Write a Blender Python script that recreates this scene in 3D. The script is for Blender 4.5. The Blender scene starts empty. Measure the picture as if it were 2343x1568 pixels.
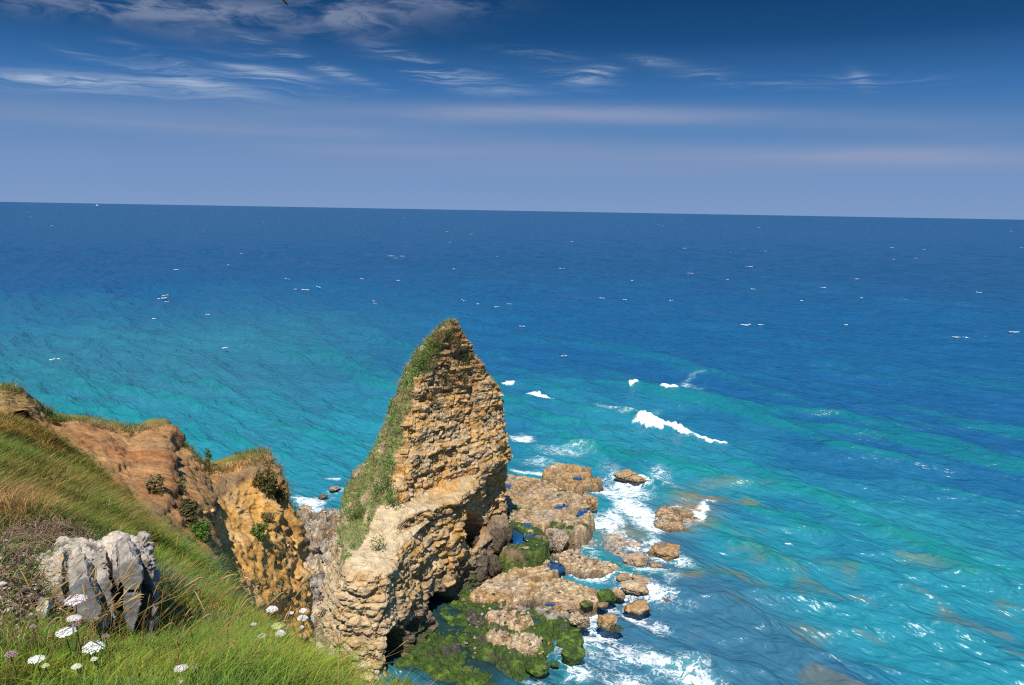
import bpy, bmesh, math, random
import numpy as np
from mathutils import Vector
random.seed(7); RNG = np.random.default_rng(11)
sc = bpy.context.scene
COL = sc.collection

# ------------------------------------------------------------------ camera
CAMZ = 30.0; PITCH = math.radians(9.59); ROLL = math.radians(1.0)
FPX = 18.0 / 23.6 * 2342.0
fwd = np.array([0, math.cos(PITCH), -math.sin(PITCH)])
_u0 = np.array([0, math.sin(PITCH), math.cos(PITCH)]); _r0 = np.array([1.0, 0, 0])
rgt = math.cos(ROLL) * _r0 + math.sin(ROLL) * _u0
upv = -math.sin(ROLL) * _r0 + math.cos(ROLL) * _u0
cam_d = bpy.data.cameras.new('camera'); cam = bpy.data.objects.new('camera', cam_d); COL.objects.link(cam)
from mathutils import Matrix
M = Matrix(((rgt[0], upv[0], -fwd[0], 0), (rgt[1], upv[1], -fwd[1], 0), (rgt[2], upv[2], -fwd[2], CAMZ), (0, 0, 0, 1)))
cam.matrix_world = M
cam_d.sensor_fit = 'HORIZONTAL'; cam_d.sensor_width = 23.6; cam_d.lens = 18.0
cam_d.clip_start = 0.1; cam_d.clip_end = 300000
sc.camera = cam

# ------------------------------------------------------------------ exposure
sc.view_settings.view_transform = 'Standard'; sc.view_settings.look = 'None'
sc.view_settings.gamma = 1.0; sc.view_settings.use_curve_mapping = False
sc.view_settings.exposure = 0.35
sc.cycles.max_bounces = 6; sc.cycles.transparent_max_bounces = 6
sc.cycles.sample_clamp_indirect = 4; sc.cycles.sample_clamp_direct = 1.3; sc.cycles.use_denoising = False; sc.cycles.pixel_filter_type = 'BLACKMAN_HARRIS'; sc.cycles.filter_width = 1.2

# ------------------------------------------------------------------ sun
SUN = Vector((-0.06, -0.56, 0.83)).normalized()
sd = bpy.data.lights.new('sun', 'SUN'); sd.energy = 4.6; sd.angle = math.radians(0.5); sd.color = (1.0, 0.95, 0.87)
so = bpy.data.objects.new('sun', sd); COL.objects.link(so); so.rotation_euler = SUN.to_track_quat('Z', 'Y').to_euler()
so.location = (-20, -60, 90)

# ------------------------------------------------------------------ node helper
class NT:
    def __init__(s, tree): s.t = tree; s.n = tree.nodes; s.l = tree.links
    def set(s, sock, v):
        if v is None: return
        if isinstance(v, bpy.types.NodeSocket): s.l.new(v, sock)
        elif isinstance(v, bpy.types.Node): s.l.new(v.outputs[0], sock)
        else:
            if hasattr(sock.default_value, '__len__') and not hasattr(v, '__len__'): v = [v] * len(sock.default_value)
            if hasattr(sock.default_value, '__len__') and len(sock.default_value) == 4 and len(v) == 3: v = (*v, 1)
            sock.default_value = v
    def node(s, typ, ins=None, **props):
        n = s.n.new(typ)
        for k, v in props.items(): setattr(n, k, v)
        for k, v in (ins or {}).items(): s.set(n.inputs[k], v)
        return n
    def m(s, op, a, b=None, c=None, clamp=False):
        n = s.node('ShaderNodeMath', operation=op, use_clamp=clamp); s.set(n.inputs[0], a)
        if b is not None: s.set(n.inputs[1], b)
        if c is not None: s.set(n.inputs[2], c)
        return n.outputs[0]
    def vm(s, op, a, b=None):
        n = s.node('ShaderNodeVectorMath', operation=op); s.set(n.inputs[0], a)
        if b is not None: s.set(n.inputs[1], b)
        return n.outputs[0]
    def mix(s, f, a, b, blend='MIX'):
        n = s.node('ShaderNodeMix', data_type='RGBA', blend_type=blend)
        s.set(n.inputs[0], f); s.set(n.inputs[6], a); s.set(n.inputs[7], b); return n.outputs[2]
    def noise(s, vec, scale, detail=4, rough=0.55, dist=0.0):
        return s.node('ShaderNodeTexNoise', {'Vector': vec, 'Scale': scale, 'Detail': detail, 'Roughness': rough, 'Distortion': dist}).outputs[0]
    def ramp(s, f, stops, interp='LINEAR'):
        n = s.node('ShaderNodeValToRGB'); s.set(n.inputs[0], f); cr = n.color_ramp; cr.interpolation = interp
        while len(cr.elements) < len(stops): cr.elements.new(0.5)
        for e, (p, c) in zip(cr.elements, stops):
            e.position = p; e.color = (*c, 1) if hasattr(c, '__len__') else (c, c, c, 1)
        return n.outputs[0]
    def mapr(s, v, a, b, c=0.0, d=1.0, smooth=False):
        n = s.node('ShaderNodeMapRange', {0: v, 1: a, 2: b, 3: c, 4: d}, clamp=True)
        if smooth: n.interpolation_type = 'SMOOTHSTEP'
        return n.outputs[0]
    def attr(s, name): return s.node('ShaderNodeAttribute', attribute_name=name)
    def mapping(s, vec, scale=(1, 1, 1), rot=(0, 0, 0)):
        return s.node('ShaderNodeMapping', {'Vector': vec, 'Scale': scale, 'Rotation': rot}).outputs[0]
    def bump(s, h, strength, dist, normal=None):
        return s.node('ShaderNodeBump', {'Height': h, 'Strength': strength, 'Distance': dist, 'Normal': normal}).outputs[0]
    def pos(s): return s.node('ShaderNodeNewGeometry').outputs['Position']

def lin(r, g, b):
    f = lambda c: (c / 255 / 12.92) if c / 255 <= 0.04045 else ((c / 255 + 0.055) / 1.055) ** 2.4
    return (f(r), f(g), f(b))

# ------------------------------------------------------------------ unprojection (photo pixels of a 2342 px wide view -> points)
def ray(u, v):
    d = fwd + rgt * ((u - 1171.0) / FPX) + upv * ((784.0 - v) / FPX); return d
def PZ(u, v, z):
    d = ray(u, v); t = (z - CAMZ) / d[2]; return np.array([d[0] * t, d[1] * t, z])
def PY(u, v, Y):
    d = ray(u, v); t = Y / d[1]; return np.array([d[0] * t, Y, CAMZ + d[2] * t])
def proj(p):
    q = np.asarray(p, float) - np.array([0, 0, CAMZ]); b = q @ fwd
    return 1171 + FPX * (q @ rgt) / b, 784 - FPX * (q @ upv) / b
def XU(u, Y, z):
    k = (u - 1171.0) / FPX; zz = z - CAMZ
    return (k * (Y * fwd[1] + zz * fwd[2]) - Y * rgt[1] - zz * rgt[2]) / rgt[0]

# ------------------------------------------------------------------ world
w = bpy.data.worlds.new('World'); sc.world = w; w.use_nodes = True
t = NT(w.node_tree); t.n.clear()
sky = t.node('ShaderNodeTexSky', sky_type='NISHITA', sun_disc=False, sun_elevation=math.asin(SUN.z),
             sun_rotation=math.atan2(SUN.x, SUN.y), altitude=30, air_density=1.0, dust_density=0.3, ozone_density=3.0)
vec = t.node('ShaderNodeTexCoord').outputs['Generated']
sep = t.node('ShaderNodeSeparateXYZ', {0: vec}); el = sep.outputs[2]
az = t.m('ARCTAN2', sep.outputs[0], sep.outputs[1])
S = 10.0
def sk(r, g, b, k=1.0): return tuple(c * k for c in lin(r, g, b))
EXPK = 1 / 2 ** 0.35
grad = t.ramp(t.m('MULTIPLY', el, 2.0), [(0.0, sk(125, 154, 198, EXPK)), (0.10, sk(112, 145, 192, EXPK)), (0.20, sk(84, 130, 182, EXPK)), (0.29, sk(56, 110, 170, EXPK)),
    (0.40, sk(25, 76, 128, EXPK)), (0.52, sk(9, 58, 105, EXPK)), (0.75, sk(28, 86, 144, EXPK)), (1.0, sk(66, 124, 184, EXPK))])  # last two stops, out of view, brightened to add ambient fill light
cvec = t.node('ShaderNodeCombineXYZ', {0: t.m('MULTIPLY', az, 7.0), 1: t.m('MULTIPLY', el, 34.0), 2: 0.3}).outputs[0]
warp = t.node('ShaderNodeTexNoise', {'Vector': cvec, 'Scale': 1.3, 'Detail': 3}).outputs[1]
cv2 = t.vm('ADD', cvec, t.vm('MULTIPLY', t.vm('SUBTRACT', warp, (0.5, 0.5, 0.5)), (.8, 1.1, 0)))
streak = t.noise(t.mapping(cv2, scale=(0.5, 2.3, 1), rot=(0, 0, 0.30)), 1.5, 10, 0.66)
puff = t.noise(t.mapping(cv2, scale=(1.6, 1.0, 1)), 1.7, 8, 0.6)
band = t.noise(t.node('ShaderNodeCombineXYZ', {0: t.m('MULTIPLY', az, 1.6), 1: t.m('MULTIPLY', el, 26.0), 2: 5.0}).outputs[0], 1.0, 5, 0.5)
def dirof(u, v):
    d = ray(u, v); d = d / np.linalg.norm(d); return math.atan2(d[0], d[1]), d[2]
def blob(u, v, ru, rv, rot, s):
    a0, e0 = dirof(u, v); ka = FPX * 1.0; rot = math.radians(rot)
    da = t.m('MULTIPLY', t.m('SUBTRACT', az, a0), ka); de = t.m('MULTIPLY', t.m('SUBTRACT', el, e0), ka)
    c, sn = math.cos(rot), math.sin(rot)
    x = t.m('DIVIDE', t.m('ADD', t.m('MULTIPLY', da, c), t.m('MULTIPLY', de, sn)), ru)
    y = t.m('DIVIDE', t.m('SUBTRACT', t.m('MULTIPLY', de, c), t.m('MULTIPLY', da, sn)), rv)
    d = t.m('ADD', t.m('MULTIPLY', x, x), t.m('MULTIPLY', y, y))
    return t.m('MULTIPLY', t.m('POWER', 2.718, t.m('MULTIPLY', d, -1.0)), s)
def total(lst):
    r = lst[0]
    for q in lst[1:]: r = t.m('ADD', r, q)
    return r
W1 = total([blob(*a) for a in [(150, 186, 130, 13, 2, 1.0), (430, 180, 110, 20, -8, 0.9), (620, 172, 110, 17, -9, 1.0), (720, 148, 130, 10, -16, 1.0),
    (560, 112, 50, 7, -14, .6), (960, 155, 90, 16, -19, 1.0), (1060, 178, 120, 18, -8, 1.1), (1362, 166, 38, 11, 3, 1.5), (1320, 184, 65, 14, -8, 0.8), (1230, 124, 80, 10, -6, .5),
    (1490, 140, 50, 8, -5, .5), (1800, 192, 140, 10, 0, .5), (1972, 184, 25, 12, -30, 0.8), (1640, 178, 90, 14, -8, .4), (2060, 185, 90, 10, 0, .3), (300, 205, 300, 22, 0, .35),
    (175, 125, 40, 8, -10, .4), (360, 128, 70, 8, -15, .4)]])
W2 = total([blob(*a) for a in [(120, 2, 330, 22, 2, 1.3), (480, 22, 230, 22, 3, 1.0), (820, 20, 150, 30, -3, 0.9), (770, 45, 60, 16, 0, .6), (1010, 8, 130, 18, 0, 0.9),
    (460, 80, 90, 16, 0, .45), (700, 72, 160, 22, 0, .5), (860, 55, 60, 16, 0, .45), (250, 40, 200, 20, 0, .2)]])
W3 = total([blob(*a) for a in [(300, 268, 700, 26, 0, .75), (1000, 258, 420, 18, 1, .8), (1500, 268, 420, 20, -2, .6), (2100, 285, 300, 22, -3, .35), (1500, 345, 600, 20, -2, .55),
    (2150, 355, 350, 22, -2, .55), (900, 345, 300, 14, 0, .4), (1300, 380, 900, 30, 0, .25)]])
a1 = t.m('MULTIPLY', W1, t.mapr(streak, 0.40, 0.68, 0, 1, True))
a2 = t.m('MULTIPLY', W2, t.mapr(puff, 0.34, 0.64, 0, 1, True))
a3 = t.m('MULTIPLY', W3, t.mapr(band, 0.38, 0.60, 0.6, 1.2, True))
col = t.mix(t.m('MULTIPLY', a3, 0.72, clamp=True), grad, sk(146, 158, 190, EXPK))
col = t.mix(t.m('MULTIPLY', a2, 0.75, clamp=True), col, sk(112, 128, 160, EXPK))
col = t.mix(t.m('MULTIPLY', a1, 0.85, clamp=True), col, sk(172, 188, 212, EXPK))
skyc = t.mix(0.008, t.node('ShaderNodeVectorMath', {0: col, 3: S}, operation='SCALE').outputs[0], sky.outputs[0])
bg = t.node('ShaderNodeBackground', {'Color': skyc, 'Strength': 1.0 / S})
t.l.new(bg.outputs[0], t.node('ShaderNodeOutputWorld').inputs[0])

# ------------------------------------------------------------------ numpy noise
def _h(ix, iy, iz, seed):
    h = (ix.astype(np.uint32) * np.uint32(0x8da6b343)) ^ (iy.astype(np.uint32) * np.uint32(0xd8163841)) ^ (iz.astype(np.uint32) * np.uint32(0xcb1ab31f)) ^ np.uint32((seed * 0x9e3779b1) & 0xffffffff)
    h ^= h >> np.uint32(15); h *= np.uint32(0x2c1b3c6d); h ^= h >> np.uint32(12); h *= np.uint32(0x297a2d39); h ^= h >> np.uint32(15)
    return h.astype(np.float32) / np.float32(4294967296.0)
def vnoise(p, seed=0):
    p = np.asarray(p, np.float32); i = np.floor(p).astype(np.int64); f = p - i; f = f * f * f * (f * (f * 6 - 15) + 10)
    x, y, z = i[:, 0], i[:, 1], i[:, 2]; fx, fy, fz = f[:, 0], f[:, 1], f[:, 2]
    L = lambda a, b, k: a + (b - a) * k
    c = lambda dx, dy, dz: _h(x + dx, y + dy, z + dz, seed)
    v0 = L(L(c(0, 0, 0), c(1, 0, 0), fx), L(c(0, 1, 0), c(1, 1, 0), fx), fy)
    v1 = L(L(c(0, 0, 1), c(1, 0, 1), fx), L(c(0, 1, 1), c(1, 1, 1), fx), fy)
    return L(v0, v1, fz) * 2 - 1
def fbm(p, octv=4, seed=0, gain=0.5, ridged=False):
    p = np.asarray(p, np.float32); a = 1.0; s = 0; tot = 0; q = p.copy()
    for o in range(octv):
        n = vnoise(q, seed + o * 17)
        if ridged: n = 1 - 2 * np.abs(n)
        s = s + a * n; tot += a; a *= gain; q = q * 2.03 + 11.3
    return s / tot
def cells(p, seed=0):
    """nearest-feature cells: returns F1, F2-F1 and a random number per cell"""
    p = np.asarray(p, np.float32); i = np.floor(p).astype(np.int64); f = p - i; N = len(p)
    d1 = np.full(N, 9.0, np.float32); d2 = d1.copy(); idr = np.zeros(N, np.float32)
    for dx in (-1, 0, 1):
        for dy in (-1, 0, 1):
            for dz in (-1, 0, 1):
                x, y, z = i[:, 0] + dx, i[:, 1] + dy, i[:, 2] + dz
                a = _h(x, y, z, seed); b = _h(x, y, z, seed + 1); c = _h(x, y, z, seed + 2)
                d = (dx + a - f[:, 0]) ** 2 + (dy + b - f[:, 1]) ** 2 + (dz + c - f[:, 2]) ** 2
                m = d < d1
                d2 = np.where(m, d1, np.minimum(d2, d)); idr = np.where(m, _h(x, y, z, seed + 3), idr); d1 = np.where(m, d, d1)
    return np.sqrt(d1), np.sqrt(d2) - np.sqrt(d1), idr
def sstep(a, b, x):
    k = np.clip((x - a) / (b - a), 0, 1); return k * k * (3 - 2 * k)
def lerp(a, b, k):
    k = np.asarray(k)[..., None] if np.ndim(a) > np.ndim(k) or (np.ndim(k) == 1 and (np.ndim(a) == 2 or np.shape(a) == (3,))) else k
    return np.asarray(a) * (1 - k) + np.asarray(b) * k

# ------------------------------------------------------------------ mesh helpers
def new_mesh(name, V, F, mat=None, col=None, attrs=None, smooth=True):
    """F: (N,3) or (N,4) int array, or list of such"""
    me = bpy.data.meshes.new(name); Fs = F if isinstance(F, list) else [F]; Fs = [np.asarray(f, np.int32) for f in Fs if len(f)]
    V = np.asarray(V, np.float32); me.vertices.add(len(V)); me.vertices.foreach_set('co', V.ravel())
    loops = np.concatenate([f.ravel() for f in Fs]); cnt = np.concatenate([np.full(len(f), f.shape[1], np.int32) for f in Fs])
    me.loops.add(len(loops)); me.loops.foreach_set('vertex_index', loops)
    me.polygons.add(len(cnt)); st = np.concatenate([[0], np.cumsum(cnt)[:-1]]).astype(np.int32)
    me.polygons.foreach_set('loop_start', st)
    if smooth: me.polygons.foreach_set('use_smooth', np.ones(len(cnt), bool))
    if col is not None:
        a = me.attributes.new('Col', 'FLOAT_COLOR', 'POINT'); c = np.ones((len(V), 4), np.float32); c[:, :3] = col; a.data.foreach_set('color', c.ravel())
    for k, v in (attrs or {}).items():
        a = me.attributes.new(k, 'FLOAT', 'POINT'); a.data.foreach_set('value', np.asarray(v, np.float32))
    me.update(calc_edges=True); me.validate()
    if mat: me.materials.append(mat)
    return me
def obj(name, me, parent=None, loc=None):
    o = bpy.data.objects.new(name, me); COL.objects.link(o)
    if parent: o.parent = parent
    if loc is not None: o.location = loc
    return o
def tag(o, label, cat, group=None):
    o['label'] = label; o['category'] = cat
    if group: o['group'] = group
    return o
def kind(o, k, label=None, cat=None):
    o['kind'] = k
    if label: o['label'] = label
    if cat: o['category'] = cat
    return o
def thing(name, loc, label, cat, group=None):
    o = bpy.data.objects.new(name, None); COL.objects.link(o); o.location = loc; o.empty_display_size = 0.1
    return tag(o, label, cat, group)
def gridF(nr, nc, wrap=False):
    r = np.arange(nr - 1)[:, None]; c = np.arange(nc if wrap else nc - 1)[None, :]
    a = r * nc + c; b = r * nc + (c + 1) % nc
    return np.stack([a, b, b + nc, a + nc], -1).reshape(-1, 4)
def vnormals(V, F):
    n = np.zeros_like(V); e = np.cross(V[F[:, 2]] - V[F[:, 0]], V[F[:, 3 if F.shape[1] == 4 else 1]] - V[F[:, 1 if F.shape[1] == 4 else 0]])
    if F.shape[1] == 3: e = np.cross(V[F[:, 1]] - V[F[:, 0]], V[F[:, 2]] - V[F[:, 0]])
    for k in range(F.shape[1]): np.add.at(n, F[:, k], e)
    return n / (np.linalg.norm(n, axis=1, keepdims=True) + 1e-9)

# ------------------------------------------------------------------ materials
def mat(name):
    m = bpy.data.materials.new(name); m.use_nodes = True; m.node_tree.nodes.clear(); return m, NT(m.node_tree)
def out(t, sh): t.l.new(sh.outputs[0] if isinstance(sh, bpy.types.Node) else sh, t.node('ShaderNodeOutputMaterial').inputs[0])
def rock_mat(name, fine=5.0, bumpd=0.06, strata=0.0, rough=0.9, use_col=True, base=(.5, .35, .2), var=0.35, rand=False, stretch=(1, 1, 1)):
    m, t = mat(name); p = t.pos()
    c = t.attr('Col').outputs[0] if use_col else None
    if not use_col:
        if rand:
            rnd = t.node('ShaderNodeObjectInfo').outputs['Random']
            c = t.ramp(rnd, [(0, tuple(x * .72 for x in base)), (0.5, base), (1, tuple(min(.85, x * 1.25 + .03) for x in base))])
        else: c = t.node('ShaderNodeRGB').outputs[0]; c.default_value = (*base, 1)
    ps = t.mapping(p, scale=stretch)
    n1 = t.noise(ps, fine * .35, 6, .65); n2 = t.noise(ps, fine * 2.2, 6, .7)
    v = t.m('ADD', t.mapr(n1, .3, .7, 1 - var, 1 + var), t.mapr(n2, .3, .7, -var * .8, var * .8))
    c2 = t.mix(1.0, c, t.node('ShaderNodeCombineXYZ', {0: v, 1: v, 2: v}).outputs[0], 'MULTIPLY')
    vo = t.node('ShaderNodeTexVoronoi', {'Vector': ps, 'Scale': fine * .9}, feature='F1').outputs[0]
    h = t.m('ADD', t.m('MULTIPLY', n2, .55), t.m('ADD', t.m('MULTIPLY', n1, 1.2), t.m('MULTIPLY', vo, -.5)))
    if strata:
        z = t.noise(t.mapping(p, scale=(.25, .25, 5.5)), 1.2, 5, .7); h = t.m('ADD', h, t.m('MULTIPLY', z, strata))
    b = t.node('ShaderNodeBsdfPrincipled', {'Base Color': c2, 'Roughness': rough, 'Specular IOR Level': .25, 'Normal': t.bump(h, 1.0, bumpd)})
    out(t, b); return m
def leaf_mat(name, trans=.3, rough=.6):
    m, t = mat(name); c = t.attr('Col').outputs[0]
    b = t.node('ShaderNodeBsdfPrincipled', {'Base Color': c, 'Roughness': rough, 'Specular IOR Level': .2})
    tr = t.node('ShaderNodeBsdfTranslucent', {'Color': c}); mx = t.node('ShaderNodeMixShader', {0: trans}); t.l.new(b.outputs[0], mx.inputs[1]); t.l.new(tr.outputs[0], mx.inputs[2])
    out(t, mx); return m
def plain(name, c, rough=.7, noise=0.25, scale=20):
    m, t = mat(name); n = t.noise(t.node('ShaderNodeTexCoord').outputs['Object'], scale, 4)
    cc = t.mix(n, tuple(x * (1 - noise) for x in c), tuple(min(1, x * (1 + noise)) for x in c))
    out(t, t.node('ShaderNodeBsdfPrincipled', {'Base Color': cc, 'Roughness': rough})); return m
ROCK = rock_mat('layered_limestone', fine=4.0, bumpd=.13, strata=1.3, stretch=(1, 1, 1.8))
CLIFF = rock_mat('eroded_earth_cliff', fine=5.5, bumpd=.07, strata=.25)
SHORE = rock_mat('shore_rock', fine=8.0, bumpd=.14, rough=.8, var=.5)
WEED = rock_mat('seaweed_covered_rock', fine=7.0, bumpd=.12, rough=.55, var=.5)
SOIL = rock_mat('turf_soil', fine=14.0, bumpd=.02)
CONC = rock_mat('lichened_concrete', fine=30.0, bumpd=.008, var=.3)
LEAF = leaf_mat('leaf'); GRASSM = leaf_mat('grass_blade', .35, .5)

# ================================================================== SEA
def shoremask(V, U):
    """calm factor near the reef"""
    return None
WAVES = []
_r = np.random.default_rng(5)
for L, A, n in [(42, .22, 4), (25, .20, 5), (15, .25, 4), (10, .18, 5), (6.5, .115, 7), (4.2, .07, 9), (2.7, .045, 11), (1.7, .025, 12), (1.0, .012, 12)]:
    for k in range(n):
        th = math.radians(225 + _r.normal(0, 16 + 10 / L * 2.5)); l = L * _r.uniform(.8, 1.25)
        WAVES.append((2 * math.pi / l * math.cos(th), 2 * math.pi / l * math.sin(th), A * _r.uniform(.6, 1.2), _r.uniform(0, 6.28), l))
def crest_line(pts):
    return [PZ(u, v, 0)[:2] for u, v in pts]
BREAK = [  # breaker lines: photo points, height, half width, foam strength
    (crest_line([(1449, 958), (1490, 968), (1545, 980), (1592, 992)]), .85, 1.15, 1.28), (crest_line([(1592, 993), (1630, 1001), (1675, 1007)]), .45, .55, 1.05),
    (crest_line([(1505, 902), (1525, 906), (1547, 907)]), .5, .9, 1.3), (crest_line([(1432, 889), (1455, 890)]), .45, .9, 1.3), (crest_line([(1212, 897), (1240, 902), (1262, 908)]), .4, .7, 1.2),
    (crest_line([(1796, 1240), (1812, 1243)]), .25, .3, 1.2), (crest_line([(1155, 878), (1172, 881)]), .4, .6, 1.2)]
SWELL = [(crest_line([(1100, 860), (1300, 915), (1560, 985), (1760, 1030), (2000, 1085)]), .45, 2.3), (crest_line([(1560, 1180), (1790, 1238), (2050, 1335), (2330, 1440)]), .40, 1.7),
         (crest_line([(1300, 880), (1545, 912), (1800, 960)]), .4, 2.6), (crest_line([(1500, 1120), (1700, 1140), (1950, 1230), (2300, 1330)]), .3, 1.5), (crest_line([(1850, 1020), (2050, 1060), (2342, 1120)]), .4, 2.2),
         (crest_line([(1640, 1290), (1800, 1310), (1960, 1400), (2150, 1500)]), .26, 1.1), (crest_line([(1250, 1075), (1420, 1098), (1580, 1150)]), .2, 1.2)]
def seg_dist(P, line):
    """distance to polyline, signed side and parameter"""
    best = np.full(len(P), 1e9, np.float32); side = np.zeros(len(P), np.float32); par = np.zeros(len(P), np.float32); n = len(line) - 1
    for k in range(n):
        a, b = np.asarray(line[k]), np.asarray(line[k + 1]); d = b - a; L2 = d @ d
        tt = np.clip(((P - a) @ d) / L2, 0, 1); q = P - (a + tt[:, None] * d); dd = np.hypot(q[:, 0], q[:, 1])
        m = dd < best; best = np.where(m, dd, best); cr = d[0] * (P[:, 1] - a[1]) - d[1] * (P[:, 0] - a[0])
        side = np.where(m, np.sign(cr), side); par = np.where(m, (k + tt) / n, par)
    return best, side, par
FOAM = [  # u, v, ru, rv, rotation (deg, clockwise on the picture), strength
    (1190, 1000, 34, 18, 0, 1.0), (1290, 1030, 95, 17, 6, .62), (1230, 1050, 60, 22, 0, .62), (1215, 1082, 60, 12, 0, .9), (1390, 1075, 40, 25, 20, .55), (1420, 1120, 80, 26, 10, .85), (1450, 1165, 70, 30, 35, .95), (1400, 1190, 40, 28, 0, .85), (1480, 1205, 55, 28, 40, .8),
    (1505, 1085, 40, 22, 20, .65), (1530, 1110, 40, 16, 10, .6), (1500, 1250, 36, 30, 60, .7), (1605, 1175, 14, 22, -10, 1.1), (1625, 1149, 18, 5, 0, .9), (1395, 1230, 60, 14, 20, .5), (1560, 1290, 50, 16, 15, .72), (1480, 1310, 70, 14, 0, .8), (1350, 1318, 60, 20, 10, .85),
    (1420, 1340, 50, 16, 0, .7), (1540, 1330, 40, 30, 0, .62), (1500, 1370, 50, 20, 0, .75), (1440, 1400, 30, 14, 0, .7), (1350, 1420, 25, 10, 0, .5), (1370, 1470, 40, 40, 30, .68), (1430, 1480, 70, 28, 20, .72), (1500, 1500, 80, 30, 25, .78), (1570, 1530, 80, 40, 30, .8),
    (1440, 1540, 80, 30, 0, .75), (1330, 1540, 60, 24, 0, .72), (1240, 1555, 50, 14, 0, .62), (1620, 1560, 60, 24, 20, .7), (1380, 1500, 120, 60, 20, .45), (1640, 1270, 60, 8, 12, .45), (1600, 1310, 80, 20, 10, .45), (1560, 1400, 90, 14, 10, .4), (1490, 1430, 60, 20, 30, .5),
    (700, 1150, 50, 14, 10, .85), (740, 1165, 60, 8, 8, .85), (760, 1093, 26, 6, 0, .8), (765, 1118, 26, 10, 0, .6), (750, 1135, 40, 10, 0, .5), (720, 1060, 60, 3, -8, .5), (740, 1035, 60, 3, 4, .45), (690, 1120, 40, 6, 0, .5), (830, 1020, 40, 4, 0, .45),
    (1430, 937, 100, 12, 9, .72), (1560, 878, 60, 9, 3, .66), (1580, 860, 40, 4, 0, .6), (1480, 935, 60, 6, -6, .55), (1370, 985, 60, 12, 15, .42), (1520, 1020, 60, 8, 10, .35), (1370, 1020, 80, 14, 10, .4), (2290, 1092, 40, 6, 0, .4), (2310, 1175, 30, 6, 0, .4), (1900, 1420, 40, 10, 30, .45)]
def wave_h(P, cut):
    h = np.zeros(len(P)); dx = np.zeros(len(P)); dy = np.zeros(len(P))
    g = 0.75 + .35 * fbm(np.c_[P * .012, np.zeros(len(P))], 3, 91) + .15
    for kx, ky, A, ph, l in WAVES:
        f = sstep(1.6, 3.2, l / cut)
        if f.max() <= 0: continue
        a = kx * P[:, 0] + ky * P[:, 1] + ph; k = math.hypot(kx, ky); A2 = A * f * g
        c = np.cos(a); s = np.sin(a); h += A2 * c; dx -= .75 * A2 * kx / k * s; dy -= .75 * A2 * ky / k * s
    return h, dx, dy
def fan(theta, azr):
    T, A = np.meshgrid(theta, azr, indexing='ij'); R = CAMZ / np.tan(T); return np.c_[(R * np.sin(A)).ravel(), (R * np.cos(A)).ravel()], R.ravel()
th = np.concatenate([np.linspace(math.radians(42), math.radians(6), 450), np.linspace(math.radians(5.97), math.radians(1.2), 130)[1:], np.geomspace(math.radians(1.17), math.radians(0.012), 60)])
azs = np.radians(np.linspace(-44, 44, 740))
P, R = fan(th, azs); nrow, ncol = len(th), len(azs)
cut = np.maximum(R * (azs[1] - azs[0]) * 1.1, R * R / CAMZ * np.radians(.068) * .28)
h, dx, dy = wave_h(P, cut)
U, Vv = proj(np.c_[P, np.zeros(len(P))])
# calm where the reef breaks the swell
calm = np.ones(len(P))
for (u, v, ru, rv, f) in [(1350, 1280, 330, 190, .62), (1200, 1140, 220, 110, .55), (740, 1250, 140, 160, .75), (1300, 1500, 260, 150, .45)]:
    calm = np.minimum(calm, 1 - f * np.exp(-(((U - u) / ru) ** 2 + ((Vv - v) / rv) ** 2) ** 2))
nearm = sstep(260, 90, R)
h *= calm * (1 - .08 * nearm); dx *= calm; dy *= calm
foam = np.zeros(len(P)); sel = (R < 330)
for line, A, wd in SWELL:
    d, s, par = seg_dist(P[sel] + 1.5 * fbm(np.c_[P[sel] * .09, np.zeros(sel.sum())], 2, 5)[:, None], line); tail = sstep(0, .12, par) * sstep(1, .85, par)
    ww = np.where(s > 0, wd * 1.8, wd); h[sel] += A * tail * (np.exp(-(d / ww) ** 2) - .22 * np.exp(-(d / (ww * 2.6)) ** 2))
for line, A, wd, fo in BREAK:
    d, s, par = seg_dist(P[sel] + .5 * fbm(np.c_[P[sel] * .8, np.zeros(sel.sum())], 3, 8)[:, None], line); e = sstep(0, .1, par) * sstep(1, .85, par) * .6 + .4; e = np.where((par <= 0) | (par >= 1), np.exp(-(d / .5) ** 2) * .4, e)
    back = np.exp(-(d / (wd * 1.2)) ** 2); front = np.exp(-(d / (wd * .75)) ** 2); prof = np.where(s > 0, back, front)
    h[sel] += A * e * prof * (1 + .6 * fbm(np.c_[P[sel] * 2.4, np.zeros(sel.sum())], 4, 3))
    foam[sel] = np.maximum(foam[sel], fo * e * sstep(.2, .55, prof))
_fw = np.c_[P * .35, np.zeros(len(P))]; Uf = U + 16 * fbm(_fw, 3, 61); Vf = Vv + 9 * fbm(_fw, 3, 62)
for u, v, ru, rv, ro, st in FOAM:
    c, s = math.cos(math.radians(ro)), math.sin(math.radians(ro)); x = (Uf - u) * c + (Vf - v) * s; y = (Vf - v) * c - (Uf - u) * s
    foam = np.maximum(foam, .87 * st * np.exp(-.8 * (((x / ru) ** 2 + (y / rv) ** 2) ** 1.1)) * (R < 400))
AZ = np.degrees(np.arctan2(P[:, 0], P[:, 1])); nz = fbm(np.c_[P * .02, np.zeros(len(P))], 4, 31); nz2 = fbm(np.c_[P * .13, np.zeros(len(P))], 4, 41)
deep = np.array((.015, .080, .185)); mid = np.array((.010, .092, .215)); turq = np.array((.018, .205, .265)); purp = np.array((.042, .100, .180)); teal = np.array((.030, .165, .220))
Rn = R * (1 + .16 * nz)
C = lerp(np.tile(mid, (len(P), 1)), deep, sstep(190, 420, Rn))
C = lerp(C, teal, .85 * sstep(2, -22, AZ) * sstep(330, 170, Rn))
C = lerp(C, turq, .95 * sstep(150, 95, Rn + 30 * sstep(10, 26, AZ) * (Rn > 90)) * (1 - .5 * sstep(-.1, .5, nz2)))
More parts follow.
